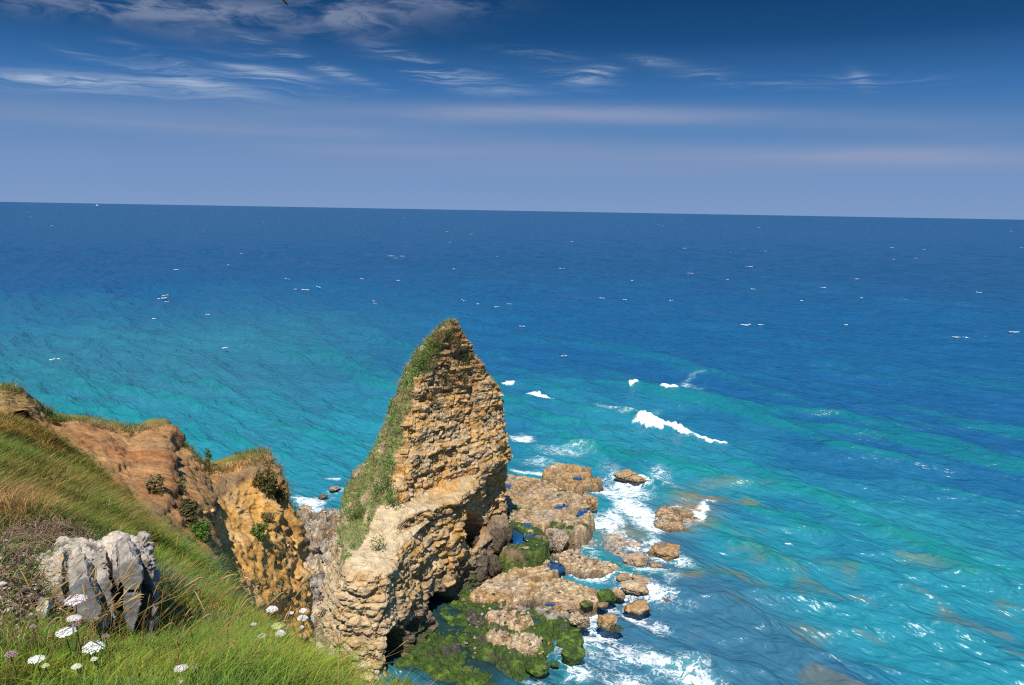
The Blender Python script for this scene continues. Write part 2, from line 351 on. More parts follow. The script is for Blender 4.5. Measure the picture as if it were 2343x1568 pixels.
C = lerp(C, purp, .66 * sstep(-70, 90, Vv + 60 * nz - (1225 + (U - 1560) * .78)) * sstep(1380, 1480, U + .3 * (Vv - 1200)) * (R < 90))
for k_ in (1, 3, 5):
    d, s_, par = seg_dist(P[sel], SWELL[k_][0]); tail = sstep(0, .15, par) * sstep(1, .7, par); fr_ = np.exp(-((d - .6) / 1.2) ** 2) * (s_ < 0) * tail * sstep(-.05, .3, fbm(np.c_[P[sel] * .22, np.zeros(sel.sum())], 4, 78 + k_))
    C[sel] = lerp(C[sel], np.array((.17, .17, .05)), .75 * fr_)
sandp = sstep(.22, .5, fbm(np.c_[P[:, 0] * .3 + P[:, 1] * .3, P[:, 0] * .12 - P[:, 1] * .12, np.zeros(len(P))], 4, 77)) * sstep(84, 66, R) * sstep(12, 18, AZ)
C = lerp(C, np.array((.15, .13, .05)), .45 * sandp)
C = lerp(C, np.array((.004, .20, .17)), .55 * sstep(.08, .5, h) * sstep(220, 80, R) * (Vv < 1330))
for u, v, ru, rv, k in [(1575, 1175, 55, 30, .9), (1600, 1140, 45, 7, .8), (1650, 1110, 90, 8, .3), (1570, 1325, 40, 10, .7), (1430, 1230, 70, 35, .5)]:
    C = lerp(C, np.array((.25, .17, .08)), k * np.exp(-((U - u) / ru) ** 2 - ((Vv - v) / rv) ** 2))
C = lerp(C, np.array((.10, .30, .32)), .75 * sstep(.25, .8, foam))
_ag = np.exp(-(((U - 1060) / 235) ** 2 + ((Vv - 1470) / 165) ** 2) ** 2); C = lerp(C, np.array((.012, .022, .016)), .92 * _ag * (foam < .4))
V3 = np.c_[P[:, 0] + dx, P[:, 1] + dy, h]
m, t = mat('sea_water'); p = t.pos(); ca = t.attr('Col').outputs[0]; fo = t.attr('foam').outputs['Fac']
dist = t.node('ShaderNodeVectorMath', {0: p}, operation='LENGTH').outputs[1]
far = t.mapr(dist, 60, 900, 0, 1)
pr = t.mapping(p, rot=(0, 0, math.radians(45)))
ps = t.mapping(pr, scale=(.55, 1.0, 1.0))
r1 = t.noise(t.mapping(pr, scale=(.14, .36, .3)), 1.0, 3, .5); r2 = t.noise(t.mapping(pr, scale=(.55, 1.7, 1)), 1.0, 2, .5, .3); r3 = t.noise(t.mapping(pr, scale=(2.0, 5.0, 1)), 1.0, 1, .5, .2)
r0 = t.noise(t.mapping(pr, scale=(.03, .07, .1)), 1.0, 5, .6)
hgt = t.m('ADD', t.m('MULTIPLY', r2, .66), t.m('ADD', t.m('MULTIPLY', r3, .10), t.m('ADD', t.m('MULTIPLY', r1, 1.25), t.m('MULTIPLY', t.m('MULTIPLY', r0, far), 5.0))))
bmp = t.bump(hgt, .72, 1.0)
# lace of foam
wv = t.node('ShaderNodeTexNoise', {'Vector': p, 'Scale': .9, 'Detail': 3}).outputs[1]
pw = t.vm('ADD', p, t.vm('MULTIPLY', t.vm('SUBTRACT', wv, (.5, .5, .5)), (1.6, 1.6, 0)))
pl = t.mapping(pw, rot=(0, 0, math.radians(-20)), scale=(.75, 1.25, .05))
la = t.noise(pl, .9, 8, .68); lb = t.noise(t.mapping(pw, scale=(1, 1, .05)), 2.6, 6, .7)
rid = t.m('SUBTRACT', 1.0, t.m('MULTIPLY', t.m('ABSOLUTE', t.m('SUBTRACT', la, .5)), 5.5), clamp=True)
rid2 = t.m('SUBTRACT', 1.0, t.m('MULTIPLY', t.m('ABSOLUTE', t.m('SUBTRACT', lb, .5)), 5.0), clamp=True)
lace = t.m('ADD', t.m('MULTIPLY', rid, .62), t.m('MULTIPLY', rid2, .38))
fm = t.mapr(t.m('ADD', fo, t.m('MULTIPLY', lace, .9)), 1.16, 1.5, 0, 1, True)
fm = t.m('MULTIPLY', fm, t.mapr(fo, .06, .3, 0, 1))
wat = t.node('ShaderNodeBsdfPrincipled', {'Base Color': ca, 'Roughness': t.mapr(dist, 40, 1500, .33, .30), 'IOR': 1.42, 'Normal': bmp})
fwh = t.node('ShaderNodeBsdfPrincipled', {'Base Color': (.78, .81, .82, 1), 'Roughness': .85, 'Normal': t.bump(lb, .7, .16)})
mx = t.node('ShaderNodeMixShader', {0: fm}); t.l.new(wat.outputs[0], mx.inputs[1]); t.l.new(fwh.outputs[0], mx.inputs[2]); out(t, mx); WATER = m
sea = obj('sea', new_mesh('sea', V3, gridF(nrow, ncol)[:, ::-1], WATER, C, {'foam': foam})); kind(sea, 'structure'); P0_SEA = P.copy(); SEAU = U.copy(); SEAV = Vv.copy(); SEAR = R.copy()

# ================================================================== SEA STACK
SIL_L = [(738, 1036), (745, 1010), (760, 1000), (795, 949), (835, 933), (890, 917), (930, 898), (980, 884), (1020, 870), (1045, 850), (1075, 820), (1110, 805), (1140, 790), (1165, 783), (1200, 780), (1260, 782)]
SIL_R = [(737, 1050), (760, 1060), (790, 1080), (850, 1117), (885, 1142), (930, 1153), (970, 1163), (1010, 1160), (1060, 1163), (1100, 1160), (1180, 1158), (1220, 1165), (1300, 1170)]
def sil(tab, Y, z):
    x = XU(1000, Y, z); u, v = proj((x, Y, z)); return np.interp(v, [a for a, b in tab], [b for a, b in tab])
SL = 'L'; SR = 'R'
LV = [
 (-1.0, [(745, 47.5), (810, 45.6), (888, 45.4), (955, 49), (1002, 53), (1058, 57), (1118, 59.5), (1172, 64), (1110, 71), (900, 70), (770, 64), (745, 55)]),
 (3.2, [(765, 47.2), (815, 46), (888, 46), (950, 50), (1003, 54), (1058, 57.5), (1116, 60.2), (1164, 64.5), (1105, 71), (900, 69), (SL, 63), (760, 55)]),
 (3.6, [(768, 47.2), (816, 46), (888, 46), (950, 50), (1003, 54), (1062, 57.7), (1110, 63.5), (1160, 66.0), (1105, 71), (900, 69), (SL, 63), (763, 55)]),
 (6.9, [(786, 47.3), (832, 46.6), (888, 47.1), (932, 50.5), (988, 54.3), (1066, 58), (1108, 63.8), (SR, 66.5), (1100, 70.5), (910, 68), (SL, 62), (785, 55)]),
 (7.25, [(792, 47.7), (835, 47.0), (884, 47.5), (935, 51.0), (985, 54.3), (1064, 58), (1108, 63.8), (SR, 66.5), (1100, 70.5), (910, 68), (SL, 62), (790, 55)]),
 (7.55, [(846, 52), (880, 51), (905, 51.2), (960, 53.4), (1008, 55), (1069, 58), (1108, 63.6), (SR, 66.5), (1100, 70), (915, 67.5), (SL, 61.5), (812, 56)]),
 (8.3, [(862, 53), (890, 52.3), (915, 52.5), (968, 53.9), (1014, 55.5), (1073, 57.8), (1110, 62.4), (SR, 66.3), (1100, 70), (920, 67), (SL, 61), (822, 57)]),
 (8.75, [(872, 54), (900, 53.7), (925, 54.2), (955, 55.8), (1000, 58.0), (1058, 60.3), (1112, 61.8), (SR, 66.2), (1095, 69.5), (925, 66.5), (SL, 60.6), (838, 57.5)]),
 (10.2, [(886, 55), (912, 54.9), (938, 55.3), (965, 56.9), (1005, 58.5), (1063, 60.5), (1116, 62.6), (SR, 66), (1090, 69), (930, 66), (SL, 60.6), (862, 58)]),
 (12.5, [(903, 57), (926, 56.7), (947, 57.2), (970, 58.4), (1005, 59.7), (1060, 61.5), (1116, 63.6), (SR, 65.8), (1085, 68.3), (945, 65.5), (SL, 60.8), (885, 59)]),
 (15, [(925, 58.7), (945, 58.4), (961, 58.8), (980, 59.6), (1008, 60.6), (1055, 62), (1100, 63.6), (SR, 65), (1075, 66.8), (965, 64.8), (SL, 61.2), (912, 60)]),
 (17.5, [(952, 59.9), (966, 59.8), (979, 60.1), (993, 60.6), (1012, 61.2), (1042, 62.1), (1072, 62.9), (SR, 63.8), (1055, 65.2), (985, 64), (SL, 61.8), (946, 60.9)]),
 (19.8, [(992, 61), (1001, 61), (1008, 61.1), (1015, 61.3), (1024, 61.6), (1038, 62), (1052, 62.3), (SR, 62.7), (1048, 63.3), (1010, 63), (SL, 62), (988, 61.5)]),
 (20.9, [(1016, 61.5), (1021, 61.5), (1026, 61.55), (1031, 61.6), (1036, 61.7), (1042, 61.9), (1048, 62.1), (SR, 62.3), (1046, 62.7), (1030, 62.6), (SL, 62.1), (1013, 61.8)]),
 (21.35, [(1036, 61.9), (1037, 61.9), (1038, 61.9), (1039, 61.92), (1040, 61.95), (1042, 62.), (1044, 62.1), (1045, 62.15), (1043, 62.3), (1040, 62.3), (1036, 62.15), (1035, 62.)])]
NS = 66; NP = 12
def ring(pts, z):
    c = np.array([(XU(sil(SIL_L, Y, z) if u == 'L' else sil(SIL_R, Y, z) if u == 'R' else u, Y, z), Y) for u, Y in pts])
    tt = np.linspace(0, 1, NS, endpoint=False)[:, None]; o = []
    for k in range(NP):
        p0, p1, p2, p3 = c[k - 1], c[k], c[(k + 1) % NP], c[(k + 2) % NP]
        q = .5 * (2 * p1 + (p2 - p0) * tt + (2 * p0 - 5 * p1 + 4 * p2 - p3) * tt ** 2 + (3 * p1 - p0 - 3 * p2 + p3) * tt ** 3)
        o.append(.6 * q + .4 * (p1 + (p2 - p1) * tt))
    return np.concatenate(o)
rings = [(z, ring(p, z)) for z, p in LV]
rows = []
for (z0, a), (z1, b) in zip(rings, rings[1:]):
    n = max(3, int(max(abs(z1 - z0), np.percentile(np.linalg.norm(b - a, axis=1), 70)) / .075))
    for k in range(n):
        f = k / n; rows.append(np.c_[a + (b - a) * f, np.full(len(a), z0 + (z1 - z0) * f)])
rows.append(np.c_[rings[-1][1], np.full(NS * NP, rings[-1][0])])
V = np.concatenate(rows); nr = len(rows); nc = NS * NP; F = gridF(nr, nc, True)
# soften the loft a little along the height
G = V.reshape(nr, nc, 3)
for _ in range(2): G[1:-1] = .25 * G[:-2] + .5 * G[1:-1] + .25 * G[2:]
V = G.reshape(-1, 3); N = vnormals(V, F)
s = np.tile(np.arange(nc) / NS, nr); z = V[:, 2]
sv = np.interp(s, [0, .6, 1.2, 2.0, 2.6, 4, 6, 8, 9.2, 10, 11, 12], [.75, .5, .32, .10, .0, 0, 0, .3, .9, 1, 1, .75])
veg = sv * sstep(4.5, 8.3, z + 1.6 * fbm(V * .5, 3, 4)) * np.where(s > 9, 1, sstep(8.2, 9.2, z))
topv = sstep(14.5, 19, z + 1.2 * fbm(V * .4, 3, 9)) * .62 * (1 - .6 * sstep(3.5, 6, s) * sstep(9, 8, s))
vegn = fbm(V * .75, 5, 21); veg = sstep(.42, .62, np.maximum(veg, topv) + .55 * vegn - .02)
flat = sstep(.55, .9, N[:, 2])
big = fbm(V * .32, 3, 1); zz = z + .05 * V[:, 0] - .03 * V[:, 1] + .13 * fbm(V * .35, 3, 2)
edges = np.cumsum(np.random.default_rng(3).choice([.22, .3, .38, .5, .7, .9], 70)) - 2.5
li = np.searchsorted(edges, zz); lo = edges[np.clip(li - 1, 0, 69)]; hi = edges[np.clip(li, 0, 69)]; fr = np.clip((zz - lo) / (hi - lo + 1e-6), 0, 1)
lh = np.random.default_rng(4).uniform(-1, 1, 72)[li]; gro = np.exp(-(np.minimum(fr, 1 - fr) * (hi - lo) / .05) ** 2)
f1, f21, cid = cells(np.c_[V[:, :2] * 1.0 + .3 * fbm(V * .8, 2, 6)[:, None], zz * 3.0], 5); crack = np.exp(-(f21 / .07) ** 2)
g1, g21, gid = cells(np.c_[V[:, :2] * .62 + .3 * fbm(V * .4, 2, 7)[:, None], zz * .38], 15); gcr = np.exp(-(g21 / .09) ** 2)
k1, k21, kid = cells(np.c_[V[:, :2] * 1.7, zz * 6.5], 25); kcr = np.exp(-(k21 / .12) ** 2)
rough = fbm(V * 2.2, 5, 12); n_lat = fbm(np.c_[V[:, :2] * .5, zz * 1.5], 3, 18); low = sstep(9.2, 8.2, z)
hang = sstep(2.4, 3.2, s) * sstep(9.0, 8.0, s)
dsp = .55 * big + (1 - .6 * flat) * ((.10 + .08 * sstep(-.3, .4, big)) * lh * (.6 + .8 * sstep(-.4, .4, n_lat)) + .15 * (cid - .5) - .06 * crack + .13 * (kid - .5) - .04 * kcr + .20 * rough + .10 * fbm(V * (6, 6, 13), 3, 14) - .08 * gro * sstep(-.3, .3, n_lat))
dsp += low * (1 - flat) * (.50 * (gid - .5) - .18 * gcr) + (1 - low) * (1 - flat) * (.35 * (gid - .5) - .22 * gcr)
dsp = dsp * (1 - .6 * veg) + veg * (.30 * fbm(V * 1.3, 4, 33) + .16)
dsp *= sstep(21.6, 19.0, z) * .85 + .15
U0, V0 = proj(V)
def cave(u, v, ru, rv, d):
    m = (s > 1.2) & (s < 7.2); return -d * sstep(1.25, .7, ((U0 - u) / ru) ** 2 + ((V0 - v) / rv) ** 2) * m
cv = cave(915, 1500, 30, 60, 2.6) + cave(1010, 1388, 26, 30, 2.4) + cave(1078, 1210, 20, 38, 2.2) + cave(950, 1430, 14, 16, .5)
Nh = N * np.c_[np.ones(len(V)), np.ones(len(V)), .35 + .6 * flat]; V = V + Nh * (dsp + cv)[:, None]
cream = np.array((.60, .465, .285)); gold = np.array((.50, .27, .072)); tan = np.array((.41, .25, .10)); orange = np.array((.47, .235, .065)); brown = np.array((.25, .155, .08)); grey = np.array((.33, .275, .21))
n1 = fbm(V * .35, 4, 51); n2 = fbm(V * 1.1, 4, 52); n3 = fbm(np.c_[V[:, :2] * .4, zz * 3.2], 3, 53)
C = lerp(np.tile(gold, (len(V), 1)), tan, sstep(-.25, .35, n1)); C = lerp(C, orange, .75 * sstep(.05, .45, n3) * sstep(-.1, .3, lh)); C = lerp(C, brown, .55 * sstep(.1, .5, -n3 + .3 * n2))
C = lerp(C, grey, .45 * sstep(.25, .6, n2)); C = lerp(C, cream, .65 * sstep(.1, .55, kid * .6 + n2 * .6))
C = lerp(C, cream * 1.08, .85 * flat * sstep(6.0, 7.2, z) * sstep(12, 8.6, z) * sstep(58, 53, V[:, 1] + 1.5 * n1))
ls = np.interp(s, [0, 2, 2.8, 9.5, 10.5, 12], [.75, .6, 0, 0, .6, .75]); C = lerp(C, cream, ls * sstep(9.5, 6, z) * (.75 + .3 * n2))
C = lerp(C, brown * (1, .85, .8), .55 * sstep(14, 19, z + 2 * n1)); C = lerp(C, np.array((.40, .28, .19)), .6 * sstep(.0, .4, veg) )
# cool, wet, weedy foot
wet = sstep(3.6, 2.0, z + 1.0 * n1 + .5 * n2 - 1.2 * sstep(5.2, 6.2, s) * sstep(8, 7.4, s)) ; C = lerp(C, np.array((.15, .115, .085)), .8 * wet * sstep(1.5, 2.2, s) * sstep(9.5, 8.5, s))
C = lerp(C, np.array((.05, .075, .022)), .9 * sstep(.0, .35, n2 + .25) * sstep(1.9, .7, z + n1 - .6 * sstep(5.2, 6.2, s)) * sstep(2.0, 2.8, s) * sstep(9.5, 8.5, s))
gcol = lerp(np.tile(np.array((.16, .20, .05)), (len(V), 1)), np.array((.42, .31, .17)), sstep(-.1, .4, fbm(V * .9, 3, 61)))
C = lerp(C, gcol, .85 * veg)
stack = thing('sea_stack', (-5.5, 58, 0), 'tall pointed golden limestone sea stack with a grassy left flank and caves at its foot', 'sea stack')
def child(name, V, F, m, parent, col=None, attrs=None, smooth=True):
    l = np.array(parent.location); return obj(name, new_mesh(name, V - l, F, m, col, attrs, smooth), parent)
Fall = [F]
capc = np.arange(nc) + (nr - 1) * nc; top = np.array([[capc[0], capc[k], capc[k + 1]] for k in range(1, nc - 1)])
body = child('rock_face', V, [F, top], ROCK, stack, C)
ST_V, ST_N, ST_s, ST_veg, ST_flat, ST_cv = V, vnormals(V, F), s, veg, flat, cv

# ================================================================== SHORE LEDGES (flat reefs with broken edges)
PAL = dict(cream=(.58, .45, .29), tan=(.46, .325, .19), ochre=(.42, .255, .11), brown=(.27, .175, .095), dark=(.09, .07, .05), grey=(.34, .295, .24), pink=(.48, .36, .24), green=(.045, .080, .014), bright=(.115, .180, .022), black=(.055, .05, .05))
def smooth_poly(pts, n=6):
    c = np.asarray(pts, float); K = len(c); tt = np.linspace(0, 1, n, endpoint=False)[:, None]; o = []
    for k in range(K):
        p0, p1, p2, p3 = c[k - 1], c[k], c[(k + 1) % K], c[(k + 2) % K]
        q = .5 * (2 * p1 + (p2 - p0) * tt + (2 * p0 - 5 * p1 + 4 * p2 - p3) * tt ** 2 + (3 * p1 - p0 - 3 * p2 + p3) * tt ** 3)
        o.append(.5 * q + .5 * (p1 + (p2 - p1) * tt))
    return np.concatenate(o)
def poly_sd(P, poly):
    d = np.full(len(P), 1e9); ins = np.zeros(len(P), bool); n = len(poly)
    for k in range(n):
        a, b = poly[k], poly[(k + 1) % n]; e = b - a; tt = np.clip(((P - a) @ e) / (e @ e + 1e-12), 0, 1)
        d = np.minimum(d, np.hypot(P[:, 0] - a[0] - tt * e[0], P[:, 1] - a[1] - tt * e[1]))
        c = (a[1] > P[:, 1]) != (b[1] > P[:, 1]); x = a[0] + (P[:, 1] - a[1]) / (b[1] - a[1] + 1e-12) * e[0]; ins ^= c & (P[:, 0] < x)
    return np.where(ins, -d, d)
OUTL = []; CIRC = []
def ledge(name, px, z, pal, res=.09, rough=.10, lump=.16, cell=1.4, drop=5.0, base=-.6, seed=1, moss=0.0, wetline=.45, mat_=None, tilt=(0, 0), edge=.3, weights=None, parent=None, crackw=.10, pools=()):
    poly = smooth_poly([PZ(u, v, z)[:2] for u, v in px]); mn = poly.min(0) - 1.0; mxx = poly.max(0) + 1.0
    nx, ny = int((mxx[0] - mn[0]) / res) + 2, int((mxx[1] - mn[1]) / res) + 2
    X, Y = np.meshgrid(np.linspace(mn[0], mxx[0], nx), np.linspace(mn[1], mxx[1], ny)); P = np.c_[X.ravel(), Y.ravel()]; P3 = np.c_[P, np.full(len(P), z * 3.0 + seed)]
    f1, f21, cid = cells(np.c_[P3[:, :2] / cell + .3 * fbm(P3 * .9, 3, seed)[:, None], P3[:, 2:]], seed); h1, h21, hid = cells(P3 * (3.0, 3.0, 1), seed + 9)
    sd = poly_sd(P, poly) + edge * fbm(P3 * 1.3, 4, seed + 3) + .35 * edge * (cid - .5) + .3 * edge * (hid - .5)
    lum = fbm(P3 * .7, 4, seed + 5); ro = fbm(P3 * 3.2, 4, seed + 6)
    top = z + lump * lum + rough * ro + (cid - .5) * lump * 1.3 - np.exp(-(f21 / (crackw * .6)) ** 2) * lump * 1.6 + .9 * rough * (hid - .5) - .5 * rough * np.exp(-(h21 / .1) ** 2) + tilt[0] * (P[:, 0] - P[:, 0].mean()) + tilt[1] * (P[:, 1] - P[:, 1].mean())
    rim = -.25 * lump * np.exp(-(sd / .25) ** 2)
    Z = top + rim - np.clip(sd, 0, None) * drop * (1 + .35 * (hid - .5)) ; Z = np.maximum(Z, base - .2 + .05 * ro)
    for pp, pz_ in pools: Z = Z + (pz_ - .16 - Z) * sstep(.16, -.06, poly_sd(P, pp) + .10 * fbm(P3 * 2.5, 3, 8)) * (Z > 0)
    V = np.c_[P, Z]; F = gridF(ny, nx); keep = (Z[F] > base).any(1); F = F[keep]
    # shift faces sideways for relief
    OUTL.append(np.array([PZ(u, v, z)[:2] for u, v in px])); us = np.unique(F); mp = np.full(len(V), -1); mp[us] = np.arange(len(us)); V = V[us]; F = mp[F]; q = lambda a: a[us]
    n1 = fbm(V * .45, 3, seed + 20); n2 = fbm(V * 1.6, 4, seed + 21); a, b, c3 = [np.array(PAL[k]) for k in pal]
    C = lerp(np.tile(a, (len(V), 1)), b, sstep(-.2, .35, n1 + .5 * (q(cid) - .5))); C = lerp(C, c3, .8 * sstep(.05, .4, n2 + .2 * n1)); C = C * (1 + .45 * (q(hid) - .5) + .35 * fbm(V * 7, 2, seed + 40))[:, None]; C = lerp(C, np.array(PAL['dark']), .6 * np.exp(-(q(f21) / (crackw * .8)) ** 2))
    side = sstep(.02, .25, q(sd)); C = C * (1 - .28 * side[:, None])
    C = lerp(C, np.array(PAL['dark']), .75 * sstep(wetline, wetline * .3, V[:, 2] + .15 * n2))
    if moss: C = lerp(C, lerp(np.tile(np.array(PAL['green']), (len(V), 1)), np.array(PAL['bright']), sstep(.0, .5, n2)), sstep(.15, -.1, (.5 - moss) + .8 * n1 + .35 * n2))
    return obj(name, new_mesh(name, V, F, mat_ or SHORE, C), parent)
LEDGES = [
 ('rock_platform', [(1140, 1088), (1200, 1090), (1245, 1098), (1290, 1117), (1325, 1130), (1350, 1150), (1352, 1178), (1342, 1200), (1318, 1212), (1290, 1214), (1262, 1205), (1240, 1195), (1140, 1196)], 1.95, ('tan', 'ochre', 'grey'), dict(seed=1, rough=.09, lump=.15, cell=2.6, moss=.12), 'broad tan flat-topped rock platform running out behind the right foot of the sea stack', 'rock platform'),
 ('rock_ledge', [(1243, 1073), (1265, 1062), (1305, 1060), (1350, 1068), (1350, 1083), (1372, 1090), (1370, 1100), (1346, 1106), (1318, 1116), (1285, 1102), (1262, 1090)], 1.25, ('ochre', 'tan', 'brown'), dict(seed=2, rough=.13, lump=.22, cell=1.8), 'flat brown reef islet with foam around it, seaward of the broad platform', 'rock ledge'),
 ('rock_ledge', [(1130, 1190), (1190, 1193), (1236, 1208), (1252, 1230), (1236, 1256), (1206, 1262), (1160, 1258), (1130, 1250)], 2.15, ('green', 'dark', 'brown'), dict(seed=3, rough=.08, lump=.12, moss=.75, drop=7, wetline=.9, mat_=WEED), 'dark weed-covered ledge with bright blue pools at the right foot of the sea stack', 'rock ledge'),
 ('rock_ledge', [(1290, 1240), (1345, 1208), (1425, 1202), (1465, 1240), (1455, 1262), (1425, 1288), (1400, 1300), (1330, 1286), (1285, 1270), (1262, 1262)], .22, ('grey', 'pink', 'tan'), dict(seed=4, rough=.07, lump=.09, wetline=.1, drop=1.5), 'low grey wet shelf washed by thin water in front of the platform', 'rock ledge'),
 ('rock_ledge', [(1280, 1272), (1330, 1276), (1395, 1284), (1412, 1296), (1375, 1306), (1338, 1304), (1300, 1292)], .62, ('tan', 'brown', 'cream'), dict(seed=5, lump=.14, cell=1.0, wetline=.35), 'narrow stepped brown ledge edging the wet shelf above white foam', 'rock ledge'),
 ('rock_ledge', [(1075, 1352), (1110, 1330), (1155, 1305), (1210, 1282), (1262, 1280), (1275, 1300), (1258, 1325), (1230, 1352), (1190, 1372), (1150, 1372), (1100, 1368)], .75, ('pink', 'ochre', 'cream'), dict(seed=6, lump=.15, rough=.08, cell=1.6, tilt=(-.01, .02), wetline=.4), 'long pinkish tan shelf below the weedy ledge, sloping towards the sea', 'rock ledge'),
 ('rock_ledge', [(1230, 1322), (1290, 1318), (1340, 1338), (1372, 1348), (1365, 1368), (1320, 1376), (1262, 1378), (1222, 1360)], .6, ('tan', 'cream', 'ochre'), dict(seed=7, lump=.18, cell=1.2, wetline=.35), 'pale tan cracked shelf beside the green weed-topped boulder', 'rock ledge'),
 ('rock_ledge', [(1130, 1372), (1170, 1378), (1215, 1388), (1265, 1384), (1300, 1390), (1318, 1402), (1290, 1408), (1240, 1412), (1190, 1404), (1150, 1392)], .7, ('grey', 'tan', 'brown'), dict(seed=8, lump=.16, cell=1.3, wetline=.4, moss=.1), 'long grey-brown rock slab lying across the edge of the green algae', 'rock ledge'),
 ('rock_ledge', [(1112, 1398), (1135, 1388), (1175, 1398), (1222, 1412), (1220, 1424), (1185, 1430), (1150, 1424), (1120, 1412)], .85, ('pink', 'cream', 'ochre'), dict(seed=9, lump=.18, cell=.9, moss=.05), 'upper pale pink rock slab among the green algae', 'rock slab'),
 ('rock_ledge', [(1112, 1441), (1140, 1438), (1178, 1448), (1222, 1446), (1238, 1458), (1226, 1472), (1205, 1478), (1160, 1466), (1124, 1456)], .95, ('pink', 'cream', 'ochre'), dict(seed=10, lump=.14, cell=.9, drop=6), 'lower boat-shaped pale pink slab surrounded by green algae', 'rock slab'),
 ('reef', [(1505, 1165), (1555, 1152), (1600, 1158), (1608, 1180), (1588, 1202), (1530, 1210), (1500, 1198)], .12, ('tan', 'brown', 'ochre'), dict(seed=11, rough=.10, lump=.12, wetline=.05, drop=1.5), 'half-submerged brown reef with a white foam rim out in the shallows', 'reef'),
 ('reef', [(690, 1160), (715, 1163), (735, 1175), (770, 1162), (800, 1165), (815, 1220), (800, 1260), (760, 1290), (700, 1300), (660, 1260), (660, 1180)], 1.1, ('grey', 'brown', 'tan'), dict(seed=12, rough=.3, lump=.55, cell=1.3, moss=.0), 'jagged grey-brown reef in the gap between the cliff and the sea stack', 'reef'),
 ('reef', [(640, 1290), (720, 1270), (790, 1250), (810, 1300), (800, 1380), (790, 1440), (800, 1500), (730, 1500), (640, 1420)], 1.7, ('cream', 'grey', 'brown'), dict(seed=13, rough=.3, lump=.6, cell=1.5, moss=.0, wetline=.6), 'rubbly cream and black boulder slope against the near foot of the sea stack', 'boulder slope')]

POOLS = [([(1171, 1208), (1183, 1206), (1189, 1216), (1205, 1219), (1224, 1219), (1222, 1224), (1200, 1226), (1196, 1232), (1208, 1238), (1190, 1243), (1172, 1241)], 2.2, 'L-shaped bright blue tide pool on the weedy ledge'),
    ([(1200, 1194), (1212, 1196), (1216, 1201), (1206, 1202), (1196, 1199)], 2.2, 'small blue tide pool at the back of the weedy ledge'), ([(1274, 1153), (1290, 1151), (1296, 1155), (1284, 1160), (1270, 1159)], 2.0, 'deep blue tide pool in the middle of the broad platform'),
    ([(1357 - 30, 1163), (1346, 1160), (1345, 1168), (1326, 1178), (1320, 1176)], 2.0, 'slanting blue tide pool near the seaward edge of the broad platform'), ([(1152, 1107), (1162, 1106), (1170, 1110), (1160, 1113), (1150, 1113)], 2.0, 'blue tide pool half hidden by the right edge of the stack'),
    ([(1310, 1090), (1326, 1088), (1330, 1093), (1314, 1095)], 1.3, 'blue tide pool on the reef islet'), ([(1258, 1283), (1280, 1288), (1290, 1298), (1274, 1303), (1262, 1300), (1252, 1292)], .75, 'pale blue tide pool between the pinkish shelf and the surf'),
    ([(1250, 1378), (1275, 1374), (1292, 1378), (1280, 1384), (1256, 1386)], .7, 'thin blue tide pool beside the long grey slab'), ([(1216, 1412), (1232, 1414), (1234, 1422), (1222, 1424)], .55, 'tiny blue tide pool among the green algae')]
POOLW = [(smooth_poly([PZ(u, v, z_)[:2] for u, v in px], 4), z_ - .12) for px, z_, lab in POOLS]
for nm, px, zz_, pal, kw, lab, cat in LEDGES:
    tag(ledge(nm, px, zz_, pal, pools=[w_ for w_ in POOLW], **kw), lab, cat)
algae = ledge('algae_flat', [(850, 1620), (880, 1540), (930, 1500), (985, 1425), (1040, 1360), (1090, 1340), (1140, 1365), (1180, 1385), (1260, 1392), (1290, 1405), (1300, 1425), (1262, 1440), (1250, 1470), (1240, 1492), (1205, 1505), (1190, 1530), (1180, 1560), (1175, 1620)], .50, ('green', 'black', 'dark'), rough=.17, lump=.24, cell=.9, seed=14, moss=.74, drop=1.2, wetline=.24, mat_=WEED, edge=.5)
kind(algae, 'structure')

# ------------------------------------------------------------------ boulders
def ico(n):
    bm = bmesh.new(); bmesh.ops.create_icosphere(bm, subdivisions=n, radius=1); V = np.array([v.co[:] for v in bm.verts]); F = np.array([[v.index for v in f.verts] for f in bm.faces]); bm.free(); return V, F
ICO = {k: ico(k) for k in (2, 3, 4, 5)}
def rock_shape(seed, sub=5, planes=11, soft=.10, rough=.12, flat_top=0.0):
    r = np.random.default_rng(seed); D, F = ICO[sub]; n = r.normal(size=(planes, 3)); n /= np.linalg.norm(n, axis=1, keepdims=True); h = r.uniform(.62, 1.0, planes)
    if flat_top: n = np.vstack([n, [r.normal(0, .12), r.normal(0, .12), 1]]); h = np.append(h, flat_top)
    c = D @ n.T; rad = np.where(c > .05, h / np.maximum(c, .05), 9); k = 45.0; R = -np.log(np.exp(-k * np.minimum(rad, 2)).sum(1)) / k; R = np.clip(R, .25, 1.25)
    R = R * (1 + rough * fbm(D * 2.2 + seed, 5, seed) + .5 * rough * fbm(D * 6 + seed, 3, seed + 1)); f1, f21, cid = cells(D * 3.2 + seed * 1.7, seed); R *= 1 + rough * .5 * (cid - .5) - rough * .5 * np.exp(-(f21 / .1) ** 2)
    return D * R[:, None], F
